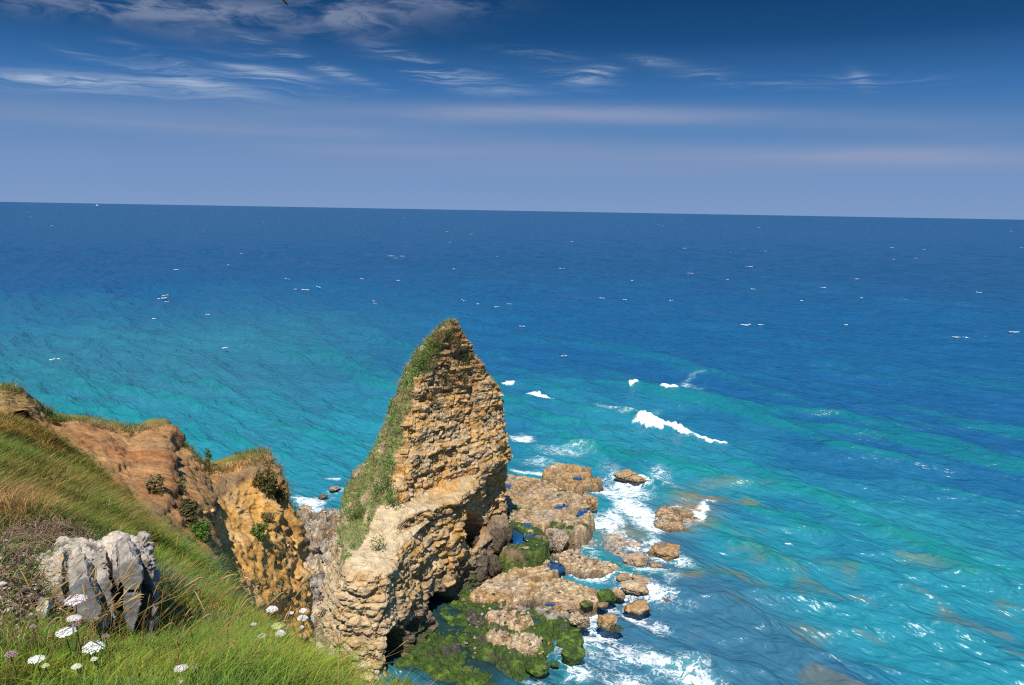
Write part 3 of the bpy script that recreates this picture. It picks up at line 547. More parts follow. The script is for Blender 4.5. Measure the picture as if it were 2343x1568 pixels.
def boulder(box, zb, label, pal=('tan', 'ochre', 'brown'), seed=1, sub=5, moss=0.0, flat_top=.6, name='boulder', cat='boulder', group='boulders on the shore', wet=.5, depth=.85, m=None, hollow=False, rough=.19, sink=.12):
    u0, v0, u1, v1 = box; B = PZ((u0 + u1) / 2, v1, zb); dist = (B - np.array([0, 0, CAMZ])) @ fwd; Wd = (u1 - u0) / FPX * dist; Hm = (v1 - v0) / FPX * dist; Dp = Wd * depth
    Ht = max((Hm - .40 * Dp) / .9, .35 * Wd); V, F = rock_shape(seed, sub, rough=rough, flat_top=flat_top)
    V = V - (V.max(0) + V.min(0)) / 2; V = V / (V.max(0) - V.min(0)); V = V * (Wd, Dp, Ht * (1 + sink)); V[:, 2] += Ht * (.5 - sink / 2); c = np.array([B[0], B[1] + Dp * .45, zb])
    CIRC.append((c[0], c[1], Wd / 2, Dp / 2))
    if hollow:
        d = np.hypot((V[:, 0] - .05 * Wd) / (.30 * Wd), (V[:, 1]) / (.30 * Dp)); V[:, 2] -= np.where(V[:, 2] > .3 * Ht, .8 * Ht * sstep(1.15, .6, d), 0)
    Pw = V + c; n1 = fbm(Pw * 1.1, 3, seed); n2 = fbm(Pw * 3.5, 4, seed + 5); a, b, c3 = [np.array(PAL[k]) for k in pal]
    C = lerp(np.tile(a, (len(V), 1)), b, sstep(-.25, .3, n1)); C = lerp(C, c3, .75 * sstep(.05, .45, n2)); C = lerp(C, np.array(PAL['dark']), .85 * sstep(zb + wet, zb + wet * .3, Pw[:, 2] + .12 * n2))
    if moss: C = lerp(C, lerp(np.tile(np.array(PAL['green']), (len(V), 1)), np.array(PAL['bright']), sstep(-.1, .5, n2)), sstep(.2, -.1, (.5 - moss) + .7 * n1 + .4 * n2))
    o = obj(name, new_mesh(name, V, F, m or (WEED if moss > .3 else SHORE), C), None, c); return tag(o, label, cat, group)
BOULD = [
 ((1405, 1068, 1462, 1104), 0, 'larger of two square brown rocks standing in foam, on the left of the pair', dict(seed=21, flat_top=.5)),
 ((1441, 1080, 1481, 1110), 0, 'smaller of two square brown rocks standing in foam, on the right of the pair', dict(seed=22, flat_top=.5)),
 ((1326, 1124, 1369, 1178), .3, 'brown block broken from the seaward corner of the broad platform', dict(seed=23, flat_top=.6)),
 ((1245, 1200, 1302, 1272), .1, 'big grey flat-topped boulder between the weedy ledge and the platform', dict(seed=24, pal=('grey', 'pink', 'brown'), flat_top=.6, depth=.8)),
 ((1480, 1246, 1563, 1288), 0, 'largest free-standing brown boulder at the outer edge of the surf', dict(seed=25, flat_top=.45, pal=('brown', 'ochre', 'tan'))),
 ((1427, 1260, 1487, 1302), .05, 'rounded brown boulder leaning against the largest surf boulder', dict(seed=26, pal=('tan', 'brown', 'grey'))),
 ((1487, 1283, 1517, 1306), 0, 'small brown rock just below the largest surf boulder', dict(seed=27, sub=4)),
 ((1409, 1310, 1448, 1334), 0, 'small low brown rock, upper left of the surf rock cluster', dict(seed=28, sub=4)),
 ((1447, 1313, 1494, 1346), 0, 'brown rock with white foam round it, upper right of the surf rock cluster', dict(seed=29)),
 ((1420, 1332, 1488, 1368), 0, 'wide pale-topped rock, lower right of the surf rock cluster', dict(seed=30, pal=('tan', 'cream', 'brown'))),
 ((1388, 1342, 1432, 1380), 0, 'brown ridged rock beside the green weed-topped boulder', dict(seed=31, pal=('tan', 'brown', 'ochre'))),
 ((1365, 1347, 1412, 1386), .2, 'boulder wholly covered in dark green weed at the head of the surf gully', dict(seed=32, moss=.95, pal=('green', 'dark', 'bright'))),
 ((1326, 1374, 1358, 1394), .2, 'small low rock capped with dark green weed, left of the weed boulder', dict(seed=33, moss=.8, sub=4)),
 ((1366, 1376, 1394, 1396), .2, 'small square tan rock under the weed boulder', dict(seed=34, sub=4)),
 ((1428, 1374, 1496, 1414), -.05, 'orange-tan wedge-shaped boulder alone in the foam', dict(seed=35, pal=('ochre', 'tan', 'ochre'), flat_top=.55)),
 ((1514, 1364, 1541, 1382), -.1, 'tiny orange rock awash farthest out in the surf', dict(seed=36, sub=4, pal=('ochre', 'brown', 'tan'))),
 ((1366, 1400, 1415, 1446), .1, 'golden cube-like boulder at the edge of the white foam', dict(seed=37, pal=('ochre', 'cream', 'tan'), flat_top=.62)),
 ((1300, 1394, 1352, 1446), .2, 'pale pink boulder with a hollow basin in its top', dict(seed=38, pal=('pink', 'cream', 'tan'), hollow=True, flat_top=.7)),
 ((1262, 1374, 1316, 1412), .3, 'ochre wedge boulder leaning at the end of the long grey slab', dict(seed=39, pal=('tan', 'ochre', 'brown'))),
 ((1282, 1470, 1340, 1534), -.1, 'large round boulder coated in bright green algae in the foam', dict(seed=40, moss=1.0, pal=('green', 'bright', 'black'), flat_top=.75, rough=.08)),
 ((1272, 1452, 1338, 1490), -.1, 'dark green flat boulder behind the large round algae boulder', dict(seed=41, moss=.95, pal=('green', 'dark', 'black'), rough=.08)),
 ((1292, 1432, 1332, 1456), -.1, 'small dark green rock at the mouth of the weedy channel', dict(seed=42, moss=.9, sub=4, pal=('green', 'dark', 'black'))),
 ((1201, 1500, 1258, 1552), -.1, 'green algae boulder with a bare pink top by the bottom edge', dict(seed=43, moss=.62, pal=('pink', 'green', 'bright'), flat_top=.7)),
 ((1248, 1440, 1266, 1452), 0, 'tiny green rock in the dark channel beside the algae flat', dict(seed=44, moss=.9, sub=4)),
 ((1258, 1514, 1280, 1530), -.1, 'tiny dark wet rock between the two round algae boulders', dict(seed=45, moss=.6, sub=4, pal=('black', 'green', 'dark'))),
 ((748, 1110, 776, 1128), -.05, 'lone brown rock ringed by foam off the left flank of the sea stack', dict(seed=46, sub=4, pal=('brown', 'tan', 'grey'))),
 ((724, 1136, 748, 1144), -.1, 'low dark reddish rock barely above water left of the sea stack', dict(seed=47, sub=4, pal=('brown', 'pink', 'dark'))),
 ((1150, 1084, 1186, 1104), .9, 'low brown rock at the right edge of the stack behind the platform', dict(seed=48, sub=4)),
 ((1390, 1442, 1428, 1452), -.12, 'dark rock just breaking the surface in the middle of the foam', dict(seed=49, sub=4, moss=.5, pal=('dark', 'green', 'black')))]
# jumble between cliff and stack
_j = np.random.default_rng(17)
JP = [((700, 1300, 760, 1350), 'dark purple-black boulder at the top of the jumble by the stack', ('black', 'grey', 'pink')), ((752, 1290, 800, 1330), 'reddish-brown boulder tucked against the near end of the stack', ('brown', 'pink', 'dark')),
      ((720, 1330, 790, 1376), 'broad pinkish boulder in the middle of the jumble', ('pink', 'grey', 'cream')), ((694, 1350, 740, 1388), 'flat grey-black boulder low on the cliff side of the jumble', ('black', 'grey', 'brown')),
      ((740, 1368, 800, 1412), 'cream boulder with black stains against the near stack wall', ('cream', 'grey', 'black')), ((700, 1390, 735, 1428), 'pale cream angular rock beside the white flowers', ('cream', 'grey', 'pink')),
      ((720, 1412, 772, 1455), 'dark purple round boulder lowest in the jumble', ('black', 'grey', 'dark')), ((770, 1410, 820, 1470), 'cream rough block at the near foot of the stack', ('cream', 'tan', 'ochre')),
      ((786, 1212, 846, 1268), 'ochre overhanging block below the green left flank of the stack', ('ochre', 'cream', 'tan')), ((728, 1250, 790, 1300), 'grey pitted boulder above the jumble near the stack', ('grey', 'cream', 'brown')),
      ((690, 1236, 730, 1276), 'brown boulder in the shade of the orange cliff edge', ('brown', 'grey', 'tan')), ((724, 1160, 772, 1190), 'dark jagged rock where surf meets the left reef', ('brown', 'grey', 'dark')), ((680, 1152, 712, 1176), 'brown rock at the cliff edge nearest the surf', ('brown', 'tan', 'grey'))]
for k, (b, lab, pal) in enumerate(JP):
    boulder(b, [1.4, 1.8, 1.5, 1.2, 1.6, 1.2, 1.0, 1.6, 2.6, 1.4, 1.0, .4, .4][k], lab, pal=pal, seed=60 + k, wet=.1, rough=.2, sub=4, group='boulders between the cliff and the stack')
for b, zb, lab, kw in BOULD: boulder(b, zb, lab, **kw)
# weedy blocks stacked at the right foot of the sea stack are parts of it
for k, (b, zb, pal) in enumerate([((1062, 1258, 1120, 1342), .3, ('dark', 'grey', 'black')), ((1108, 1262, 1150, 1330), .3, ('dark', 'brown', 'green')), ((1062, 1212, 1115, 1268), 2.0, ('brown', 'dark', 'grey')), ((1110, 1205, 1160, 1266), 2.0, ('brown', 'tan', 'dark')), ((1146, 1204, 1172, 1262), 1.6, ('brown', 'dark', 'grey'))]):
    o = boulder(b, zb, 'x', pal=pal, seed=90 + k, name='block', flat_top=.72, wet=.0, depth=1.0, rough=.15)
    for kk in ('label', 'category', 'group'): del o[kk]
    w_ = o.location.copy(); o.parent = stack; o.location = w_ - stack.location
A_V = []; A_F = []; A_C = []; _n = 0; D2s, F2s = ICO[2]; _g = np.random.default_rng(55)
_dg = bpy.context.evaluated_depsgraph_get(); _dg.update()
for k in range(1500):
    u = _g.uniform(1060, 1480) if k < 900 else _g.uniform(690, 830); v = _g.uniform(1090, 1500) if k < 900 else _g.uniform(1170, 1480); pz = PZ(u, v, 1.0)
    ok_, loc_, nor_, _i, ob_, _m = sc.ray_cast(_dg, Vector((0, 0, CAMZ)), Vector(ray(u, v)).normalized())
    if not ok_ or ob_ is None or ob_.name.split('.')[0] not in ('rock_platform', 'rock_ledge', 'reef', 'algae_flat') or nor_.z < .55 or loc_.z < .15: continue
    s_ = _g.uniform(.05, .13) * (1.7 if _g.random() < .08 else 1); Vs_ = D2s * _g.uniform(.7, 1.25, (len(D2s), 1)) * (s_ * _g.uniform(.8, 1.5), s_ * _g.uniform(.8, 1.4), s_ * _g.uniform(.45, .8)) + np.array(loc_) + (0, 0, s_ * .2)
    A_V.append(Vs_); A_F.append(F2s + _n); _n += len(D2s); A_C.append(np.tile(np.array(PAL[('tan', 'ochre', 'brown', 'cream', 'grey', 'pink', 'dark')[_g.integers(7)]]) * _g.uniform(.7, 1.2), (len(D2s), 1)))
kind(obj('shore_stones', new_mesh('shore_stones', np.concatenate(A_V), np.concatenate(A_F), SHORE, np.concatenate(A_C), smooth=False)), 'stuff', 'loose stones strewn over the reefs and shelves', 'stones')
# ------------------------------------------------------------------ tide pools
m, t = mat('tide_pool_water')
pn = t.noise(t.pos(), 3.0, 3)
out(t, t.node('ShaderNodeBsdfPrincipled', {'Base Color': (.010, .065, .17, 1), 'Roughness': .05, 'IOR': 1.4, 'Normal': t.bump(pn, .2, .03)})); POOL = m  # blue of the reflected sky put into the base colour
for (px, z_, lab), (poly, z_) in zip(POOLS, POOLW):
    c = poly.mean(0); poly = c + (poly - c) * 1.22; n = len(poly)
    Vp = np.vstack([np.c_[poly, np.full(n, z_)], np.c_[c + (poly - c) * .8, np.full(n, z_ - .3)]]); V0_ = np.array([*c, z_]); 
    Vp = np.vstack([V0_[None], Vp]); Fp = np.array([[0, 1 + k, 1 + (k + 1) % n] for k in range(n)]); Fq = np.array([[1 + k, 1 + n + k, 1 + n + (k + 1) % n, 1 + (k + 1) % n] for k in range(n)])
    tag(obj('tide_pool', new_mesh('tide_pool', Vp - V0_, [Fp, Fq], POOL, smooth=False), None, V0_), lab, 'tide pool', 'tide pools')

# wash of foam round everything that stands in the water
_k = np.where((SEAU > 620) & (SEAU < 1720) & (SEAV > 1030) & (SEAR < 100))[0]; Pk = P0_SEA[_k]; dmin = np.full(len(_k), 9.0)
for o_ in OUTL: dmin = np.minimum(dmin, poly_sd(Pk, o_))
for cx, cy, ra, rb in CIRC: dmin = np.minimum(dmin, (np.hypot((Pk[:, 0] - cx) / ra, (Pk[:, 1] - cy) / rb) - 1) * min(ra, rb))
nzf = fbm(np.c_[Pk * .45, np.zeros(len(Pk))], 3, 66); inner = np.exp(-(((SEAU[_k] - 1090) / 130) ** 2 + ((SEAV[_k] - 1470) / 95) ** 2) ** 2)
add = (.40 + .5 * nzf) * np.exp(-np.clip(dmin, 0, 9) / (.9 + .9 * np.clip(nzf + .3, 0, 1))) * (1 - inner) * (.55 + .45 * (SEAU[_k] > 1180))
fa_ = sea.data.attributes['foam']; f0 = np.zeros(len(sea.data.vertices), np.float32); fa_.data.foreach_get('value', f0); f0[_k] = np.maximum(f0[_k], 0) + add * np.clip(1.0 - f0[_k], 0, 1); fa_.data.foreach_set('value', f0)

# ================================================================== ERODED HEADLAND (left)
CC = [  # column: top (u, v, Y), middle offset, bottom (u, v, Y)
 ((-160, 892, 19.5), (-160, 985, 16.5)), ((0, 903, 20.5), (0, 968, 17.0)), ((42, 908, 21.2), (40, 950, 18.2)), ((78, 932, 21.8), (72, 965, 18.8)), ((100, 956, 22.3), (96, 1000, 18.8)), ((112, 968, 23), (120, 1025, 18.6)),
 ((150, 970, 23.8), (165, 1065, 18.2)), ((240, 982, 24.6), (225, 1110, 17.6)), ((300, 998, 25.2), (290, 1165, 17.2)), ((325, 992, 25.5), (330, 1195, 17)), ((345, 982, 25.8), (352, 1210, 17)), ((384, 979, 26), (385, 1225, 17)),
 ((390, 1004, 26.1), (400, 1240, 17.2)), ((388, 1024, 26.2), (425, 1260, 17.4)), ((420, 1032, 26.4), (455, 1290, 17.8)), ((448, 1058, 26.6), (480, 1330, 18.4)), ((465, 1076, 26.8), (510, 1390, 19.4)), ((500, 1076, 27.1), (540, 1450, 20.6)),
 ((545, 1062, 27.5), (575, 1500, 21.8)), ((590, 1052, 27.9), (610, 1540, 23)), ((616, 1048, 28.1), (640, 1580, 24)), ((622, 1066, 28.0), (655, 1600, 24.3)), ((640, 1108, 27.9), (668, 1610, 24.6)), ((656, 1146, 27.8), (678, 1620, 24.9)), ((678, 1190, 27.8), (688, 1625, 25.3)),
 ((689, 1236, 28.0), (692, 1625, 26)), ((684, 1260, 31), (686, 1600, 31)), ((640, 1260, 37), (640, 1560, 38))]
tops = np.array([PY(*a) for a, b in CC]); bots = np.array([PY(*b) for a, b in CC])
def resample(P, n):
    L = np.concatenate([[0], np.cumsum(np.linalg.norm(np.diff(P, axis=0), axis=1) + .02)]); x = np.linspace(0, L[-1], n); return np.c_[[np.interp(x, L, P[:, k]) for k in range(3)]].T, np.interp(x, L, np.arange(len(P)))
NC = 370; L = np.concatenate([[0], np.cumsum(.5 * np.linalg.norm(np.diff(tops, axis=0), axis=1) + .5 * np.linalg.norm(np.diff(bots, axis=0), axis=1))]); xs = np.linspace(0, L[-1], NC)
T = np.c_[[np.interp(xs, L, tops[:, k]) for k in range(3)]].T; B = np.c_[[np.interp(xs, L, bots[:, k]) for k in range(3)]].T; cidx = np.interp(xs, L, np.arange(len(CC)))
NRf = 210; rws = []
bulge = np.interp(cidx, [0, 5, 8, 11, 13, 16, 20, 24, 27], [.1, -.15, -.3, -.18, -.05, .05, .28, .2, 0])
for k in range(NRf):
    f = k / (NRf - 1); p = B + (T - B) * np.array([f ** 1.25, f ** 1.25, f])[None]
    p[:, 1] -= 0; p = p + np.c_[bulge, -bulge, np.zeros(NC)] * math.sin(math.pi * f) * 1.6; rws.append(p)
back = 26; bd = np.c_[np.full(NC, -.45), np.full(NC, .9), np.zeros(NC)]
for k in range(1, back + 1):
    f = k / back; q = T + bd * (f * 3.2); q[:, 2] += .18 * math.sin(min(1, f * 2) * math.pi) * .6 - max(0, f - .25) ** 2 * 22; rws.append(q)
V = np.concatenate(rws); nrr = len(rws); F = gridF(nrr, NC); N = vnormals(V, F)
rr = np.repeat(np.arange(nrr), NC); ff = np.clip(rr / (NRf - 1), 0, 1); ci = np.tile(cidx, nrr); isback = sstep(NRf - 1, NRf + 2, rr)
stony = sstep(11, 17, ci)
n1 = fbm(V * .45, 4, 201); n2 = fbm(V * 1.5, 5, 202); f1, f21, cid = cells(np.c_[V[:, :2] * 1.9, V[:, 2] * 3.3 + .9 * V[:, 0]] + .5 * fbm(V, 3, 5)[:, None], 203); h1, h21, hid = cells(np.c_[V[:, :2] * 4.2, V[:, 2] * 7 + 1.5 * V[:, 0]] + .6 * fbm(V * 2, 2, 6)[:, None], 204)
gul = fbm(np.c_[V[:, :2] * 1.4, V[:, 2] * .25], 4, 205, ridged=True); depth_t = (T[np.tile(np.arange(NC), nrr)][:, 2] - V[:, 2])
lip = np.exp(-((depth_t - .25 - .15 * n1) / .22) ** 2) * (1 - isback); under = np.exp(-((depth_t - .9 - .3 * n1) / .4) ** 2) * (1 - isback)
dsp = .35 * n1 + .10 * n2 + (.16 * gul) * (1 - .4 * stony) * (1 - isback) + stony * (.13 * (cid - .5) + .09 * (hid - .5) + .13 * fbm(V * 3.5, 5, 206) + .10 * fbm(np.c_[V[:, :2] * 2.6, V[:, 2] * .6], 4, 208, ridged=True)) + (1 - stony) * (.10 * (hid - .5) + .07 * (cid - .5) + .15 * fbm(V * 3.0, 5, 206) + .12 * fbm(np.c_[V[:, :2] * 1.8, V[:, 2] * .5], 4, 209, ridged=True)) + .22 * lip - .22 * under
dsp *= (1 - .55 * isback); e = sstep(0, 1.0, ci) ; V = V + N * (1, 1, .45) * dsp[:, None]
red = np.array((.33, .135, .045)); earth = np.array((.38, .195, .075)); och = np.array((.54, .285, .075)); pale = np.array((.58, .37, .16)); dk = np.array((.15, .095, .055))
C = lerp(np.tile(earth, (len(V), 1)), red, sstep(-.1, .4, n1 + .4 * (.5 - ff))); C = lerp(C, och, stony * sstep(-.5, .1, n1 + .2)); C = lerp(C, pale, sstep(.05, .45, n2 + .3 * (cid - .5)) * (.14 + .6 * stony))
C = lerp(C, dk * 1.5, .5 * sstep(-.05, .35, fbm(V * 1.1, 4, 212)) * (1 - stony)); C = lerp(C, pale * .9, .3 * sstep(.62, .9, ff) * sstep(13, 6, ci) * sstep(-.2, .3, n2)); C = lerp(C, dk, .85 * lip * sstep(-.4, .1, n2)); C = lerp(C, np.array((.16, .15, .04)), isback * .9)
C = lerp(C, np.array((.30, .21, .08)), .7 * sstep(4.2, 2.5, ci))
scrub = sstep(.12, .35, fbm(V * .9, 4, 210)) * sstep(8, 10, ci) * sstep(15, 12.5, ci) * sstep(.75, .5, ff) ; C = lerp(C, np.array((.12, .10, .05)), .7 * scrub)
headland = thing('headland_cliff', (*B[200][:2], B[200][2]), 'crumbling orange and red-brown earth headland with a grassy rim and vertical seaward end', 'cliff')
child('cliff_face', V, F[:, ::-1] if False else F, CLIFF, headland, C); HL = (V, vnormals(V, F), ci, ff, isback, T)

# ================================================================== TURF SLOPE
GP = [(-250, 1700, 2.2), (0, 1700, 2.1), (500, 1700, 2.3), (900, 1700, 3.2), (-200, 1568, 2.8), (0, 1568, 2.75), (400, 1568, 2.95), (700, 1568, 3.6), (865, 1625, 4.6), (0, 1480, 3.3), (300, 1480, 5.05), (200, 1484, 4.75), (365, 1462, 5.5), (100, 1446, 4.5), (550, 1510, 4.6), (750, 1545, 5.5),
 (-150, 1330, 4.3), (0, 1330, 4.6), (180, 1325, 5.5), (380, 1410, 6.2), (560, 1462, 6.6), (690, 1498, 6.7), (0, 1215, 6.2), (150, 1205, 6.9), (400, 1310, 9), (500, 1362, 9.3), (575, 1422, 8.3),
 (-150, 1200, 6), (0, 1120, 8.5), (200, 1150, 10), (330, 1215, 12.5), (485, 1315, 12), (0, 1030, 12), (120, 1085, 14), (230, 1140, 15.5), (370, 1236, 16.2), (-150, 1030, 11.5), (0, 965, 16.5), (60, 975, 17.5), (110, 1022, 18.5), (-150, 955, 16), (0, 935, 19.6), (40, 930, 20.3)]
G = np.array([PY(*a) for a in GP]); G = np.vstack([G, [(-4, -1, 28.6), (0, -1, 28.5), (4, 0, 28.0), (0, .8, 28.45)]])
def tps_fit(X, y):
    n = len(X); d = np.linalg.norm(X[:, None] - X[None], axis=2); K = np.where(d > 0, d ** 2 * np.log(d + 1e-9), 0) + np.eye(n) * .15; Pm = np.c_[np.ones(n), X]
    A = np.block([[K, Pm], [Pm.T, np.zeros((3, 3))]]); return np.linalg.solve(A, np.r_[y, 0, 0, 0])
GW = tps_fit(G[:, :2], G[:, 2])
def ground(P):
    d = np.linalg.norm(P[:, None] - G[None, :, :2], axis=2); return np.where(d > 0, d ** 2 * np.log(d + 1e-9), 0) @ GW[:len(G)] + GW[len(G)] + P @ GW[len(G) + 1:]
BR = [(1000, 1750, 3.4), (862, 1622, 4.5), (745, 1545, 5.5), (688, 1496, 6.6), (632, 1462, 7.3), (566, 1416, 8.4), (498, 1350, 10.2), (474, 1304, 12.2), (424, 1258, 14.6), (366, 1230, 16.2), (286, 1176, 17.2), (206, 1102, 18.3), (108, 1008, 19.4), (62, 945, 20.6), (0, 915, 21.0), (-160, 900, 20.8)]
BRW = np.array([PY(*a)[:2] for a in BR]); TP = np.vstack([[(4.5, -2), (3.6, 1.5)], BRW, [(-24, 21), (-24, -2)]])
x0, x1, y0, y1, rs = -17.5, 4, -1.5, 23, .085
X, Y = np.meshgrid(np.arange(x0, x1, rs), np.arange(y0, y1, rs)); P = np.c_[X.ravel(), Y.ravel()]; ny, nx = X.shape
sdg = poly_sd(P, TP); gz = np.concatenate([ground(P[k:k + 20000]) for k in range(0, len(P), 20000)])
P3 = np.c_[P, np.zeros(len(P))]; sdn = sdg + .18 * fbm(P3 * 1.6, 3, 301)
Z = gz + .05 * fbm(P3 * 1.1, 4, 302) + .03 * fbm(P3 * 4, 3, 303) - np.clip(sdn, 0, None) * 3.0 - .25 * np.exp(-(np.clip(sdn, -9, 0) / .5) ** 2) * .6
V = np.c_[P, Z]; F = gridF(ny, nx); keep = (sdg[F] < 3.0).any(1); F = F[keep]; us = np.unique(F); mp = np.full(len(V), -1); mp[us] = np.arange(len(us))
def litter_mask(U, Vv):  # bare stony patch around the concrete
    x = (U - 70) / 190; y = (Vv - 1345) / 128; return sstep(1.15, .75, x * x + y * y) * (Vv < 1490)
Ug, Vg = proj(V); lit = litter_mask(Ug, Vg) * (V[:, 1] > 2.5)
nn = fbm(P3 * .8, 4, 304); C = lerp(np.tile(np.array((.07, .075, .025)), (len(V), 1)), np.array((.17, .125, .06)), sstep(-.1, .4, nn)); C = lerp(C, np.array((.20, .125, .075)), .9 * lit); C = lerp(C, np.array((.14, .07, .04)), .7 * lit * sstep(0, .4, fbm(P3 * 2.5, 4, 305))); C = lerp(C, np.array((.33, .19, .09)), sstep(.1, .5, sdn))
turf = obj('turf_slope', new_mesh('turf_slope', V[us], mp[F], SOIL, C[us])); kind(turf, 'structure')

# ------------------------------------------------------------------ grass
def blades(base, hgt, wid, lean, col, rng, seg=3, curl=.5, tipcol=None):
    """base (N,3); lean (N,3) sideways drift at the tip in units of height"""
    n = len(base); a = rng.uniform(0, math.pi, n); wv = np.c_[np.cos(a), np.sin(a), np.zeros(n)] * (wid / 2)[:, None]; VV = []; CC_ = []
    for k in range(seg + 1):
        f = k / seg; c = base + np.c_[np.zeros(n), np.zeros(n), hgt * (f - .18 * f ** 3 * curl * 2)] + lean * (hgt * (f ** 2))[:, None]
        tap = (1 - f) ** .7
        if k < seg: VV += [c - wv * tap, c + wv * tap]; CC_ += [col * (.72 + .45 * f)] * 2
        else: VV += [c]; CC_ += [col * 1.12 if tipcol is None else tipcol]
    VV = np.stack(VV, 1); CC_ = np.stack(CC_, 1); m_ = 2 * seg + 1; off = np.arange(n)[:, None] * m_
    q = np.concatenate([off + np.array([2 * k, 2 * k + 1, 2 * k + 3, 2 * k + 2]) for k in range(seg - 1)], 0) if seg > 1 else np.zeros((0, 4), int); tr = off + np.array([2 * seg - 2, 2 * seg - 1, 2 * seg])
    return VV.reshape(-1, 3), [q, tr], CC_.reshape(-1, 3)
gr = np.random.default_rng(77)
def scatter(n, ymin, ymax, mask=None):
    k = 0; res = []
    while k < n:
        p = np.c_[gr.uniform(x0, x1, n * 2), gr.uniform(ymin, ymax, n * 2)]; z = ground(p[:6000]) if False else None
        res.append(p); k += len(p)
        break
    p = np.concatenate(res); p = p[poly_sd(p, TP) < -.02 + .12 * gr.random(len(p))]
    z = np.concatenate([ground(p[k:k + 20000]) for k in range(0, len(p), 20000)]) - .02
    q = np.c_[p, z]; u, v = proj(q); inside = (u > -90) & (u < 1000) & (v > 820) & (v < 1760); q, u, v = q[inside], u[inside], v[inside]
    return q, u, v
def grass_cols(q, u, v, rng):
    n = len(q); P3 = np.c_[q[:, :2], np.zeros(n)]; a = fbm(P3 * .55, 3, 401); b = fbm(P3 * 1.4 + 9, 3, 402); r = rng.random(n)
    g = np.tile(np.array((.13, .23, .03)), (n, 1)); g = lerp(g, np.array((.05, .135, .028)), sstep(-.1, .35, a)); g = lerp(g, np.array((.27, .29, .04)), sstep(.0, .4, b) * .8)
    g = lerp(g, np.array((.055, .15, .095)), .75 * sstep(.22, .42, fbm(P3 * .8 + 31, 3, 403)))
    # long-grass slope to the upper left is darker, olive with rusty streaks
    up = sstep(1330, 1200, v) * sstep(560, 420, u); st = fbm(np.c_[q[:, 0] * 1.3 - q[:, 1] * .2, q[:, 1] * .35, np.zeros(n)], 4, 404)
    dark_ = lerp(np.tile(np.array((.12, .17, .028)), (n, 1)), np.array((.27, .17, .045)), sstep(.02, .35, st)); g = lerp(g, dark_, up * .85)
    dryp = np.clip(.9 * np.exp(-(((u - 20) / 130) ** 2 + ((v - 1170) / 55) ** 2)) + .95 * np.exp(-(((u - 10) / 90) ** 2 + ((v - 925) / 45) ** 2)) + .95 * np.exp(-((v - 1478 - (u - 700) * .72) / 34) ** 2) * (u > 660) + .3 * np.exp(-(((u - 640) / 70) ** 2 + ((v - 1380) / 40) ** 2)), 0, 1)
    straw = np.where((r < .06 + .8 * dryp + .30 * sstep(.0, .35, fbm(P3 * 2.1 + 5, 3, 410)))[:, None], 1.0, 0) ; sc_ = lerp(np.tile(np.array((.40, .27, .11)), (n, 1)), np.array((.28, .15, .05)), rng.random(n)); g = g * (1 - straw) + sc_ * straw
    vivid = np.exp(-(((u - 700) / 110) ** 2 + ((v - 1555) / 60) ** 2)) + .7 * np.exp(-(((u - 150) / 200) ** 2 + ((v - 1560) / 40) ** 2)); g = lerp(g, np.array((.26, .33, .025)), np.clip(vivid, 0, 1) * (rng.random(n) < .65))
    return g * (1.22, 1.18, 1.1) * rng.uniform(.5, 1.5, (n, 1)), dryp
def grass_obj(name, n, y0_, y1_, h, wd, seg, keepf=None, lean=.5):
    q, u, v = scatter(n, y0_, y1_); rng = gr; lm = litter_mask(u, v) * (q[:, 1] > 2.8); k = rng.random(len(q)) > lm * .93
    q, u, v = q[k], u[k], v[k]; c, dry = grass_cols(q, u, v, rng); nn_ = len(q); P3 = np.c_[q[:, :2], np.zeros(nn_)]
    hh = h * rng.uniform(.5, 1.25, nn_) * (1 + .9 * fbm(P3 * 1.7, 3, 405)) * (1 - .35 * dry * 0); ln = np.c_[lean + .5 * rng.normal(size=nn_) + .9 * fbm(P3 * 1.6, 3, 406), .5 * rng.normal(size=nn_) + .9 * fbm(P3 * 1.6, 3, 407), np.zeros(nn_)]
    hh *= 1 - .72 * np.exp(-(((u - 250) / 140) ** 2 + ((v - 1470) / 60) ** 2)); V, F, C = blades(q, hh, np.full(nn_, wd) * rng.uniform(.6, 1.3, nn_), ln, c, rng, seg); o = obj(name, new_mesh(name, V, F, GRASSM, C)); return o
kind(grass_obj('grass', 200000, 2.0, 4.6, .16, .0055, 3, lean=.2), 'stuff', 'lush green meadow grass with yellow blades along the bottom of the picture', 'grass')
kind(grass_obj('grass', 260000, 4.6, 9.5, .16, .010, 3, lean=.3), 'stuff', 'green and teal grass around and beyond the broken concrete', 'grass')
q_, u_, v_ = scatter(26000, 1.9, 6.5); kq = gr.random(len(q_)) < np.clip(np.exp(-(((u_ - 700) / 120) ** 2 + ((v_ - 1590) / 70) ** 2)) + .8 * np.exp(-(((u_ - 90) / 170) ** 2 + ((v_ - 1580) / 60) ** 2)) + .10, 0, 1) * .5
q_ = q_[kq]; nn_ = len(q_); cq = lerp(np.tile(np.array((.30, .40, .03)), (nn_, 1)), np.array((.14, .28, .03)), gr.random(nn_)) * gr.uniform(.7, 1.25, (nn_, 1))
V_, F_, C_ = blades(q_, gr.uniform(.12, .30, nn_), gr.uniform(.006, .012, nn_), np.c_[.15 + gr.normal(size=nn_) * .5, gr.normal(size=nn_) * .5, np.zeros(nn_)], cq, gr, 4, curl=.9)
kind(obj('broad_grass', new_mesh('broad_grass', V_, F_, GRASSM, C_)), 'stuff', 'long broad yellow-green grass blades at the bottom of the picture', 'grass')
kind(grass_obj('grass', 300000, 9.5, 22.5, .22, .018, 2, lean=.5), 'stuff', 'long wind-combed olive grass on the slope below the headland', 'grass')

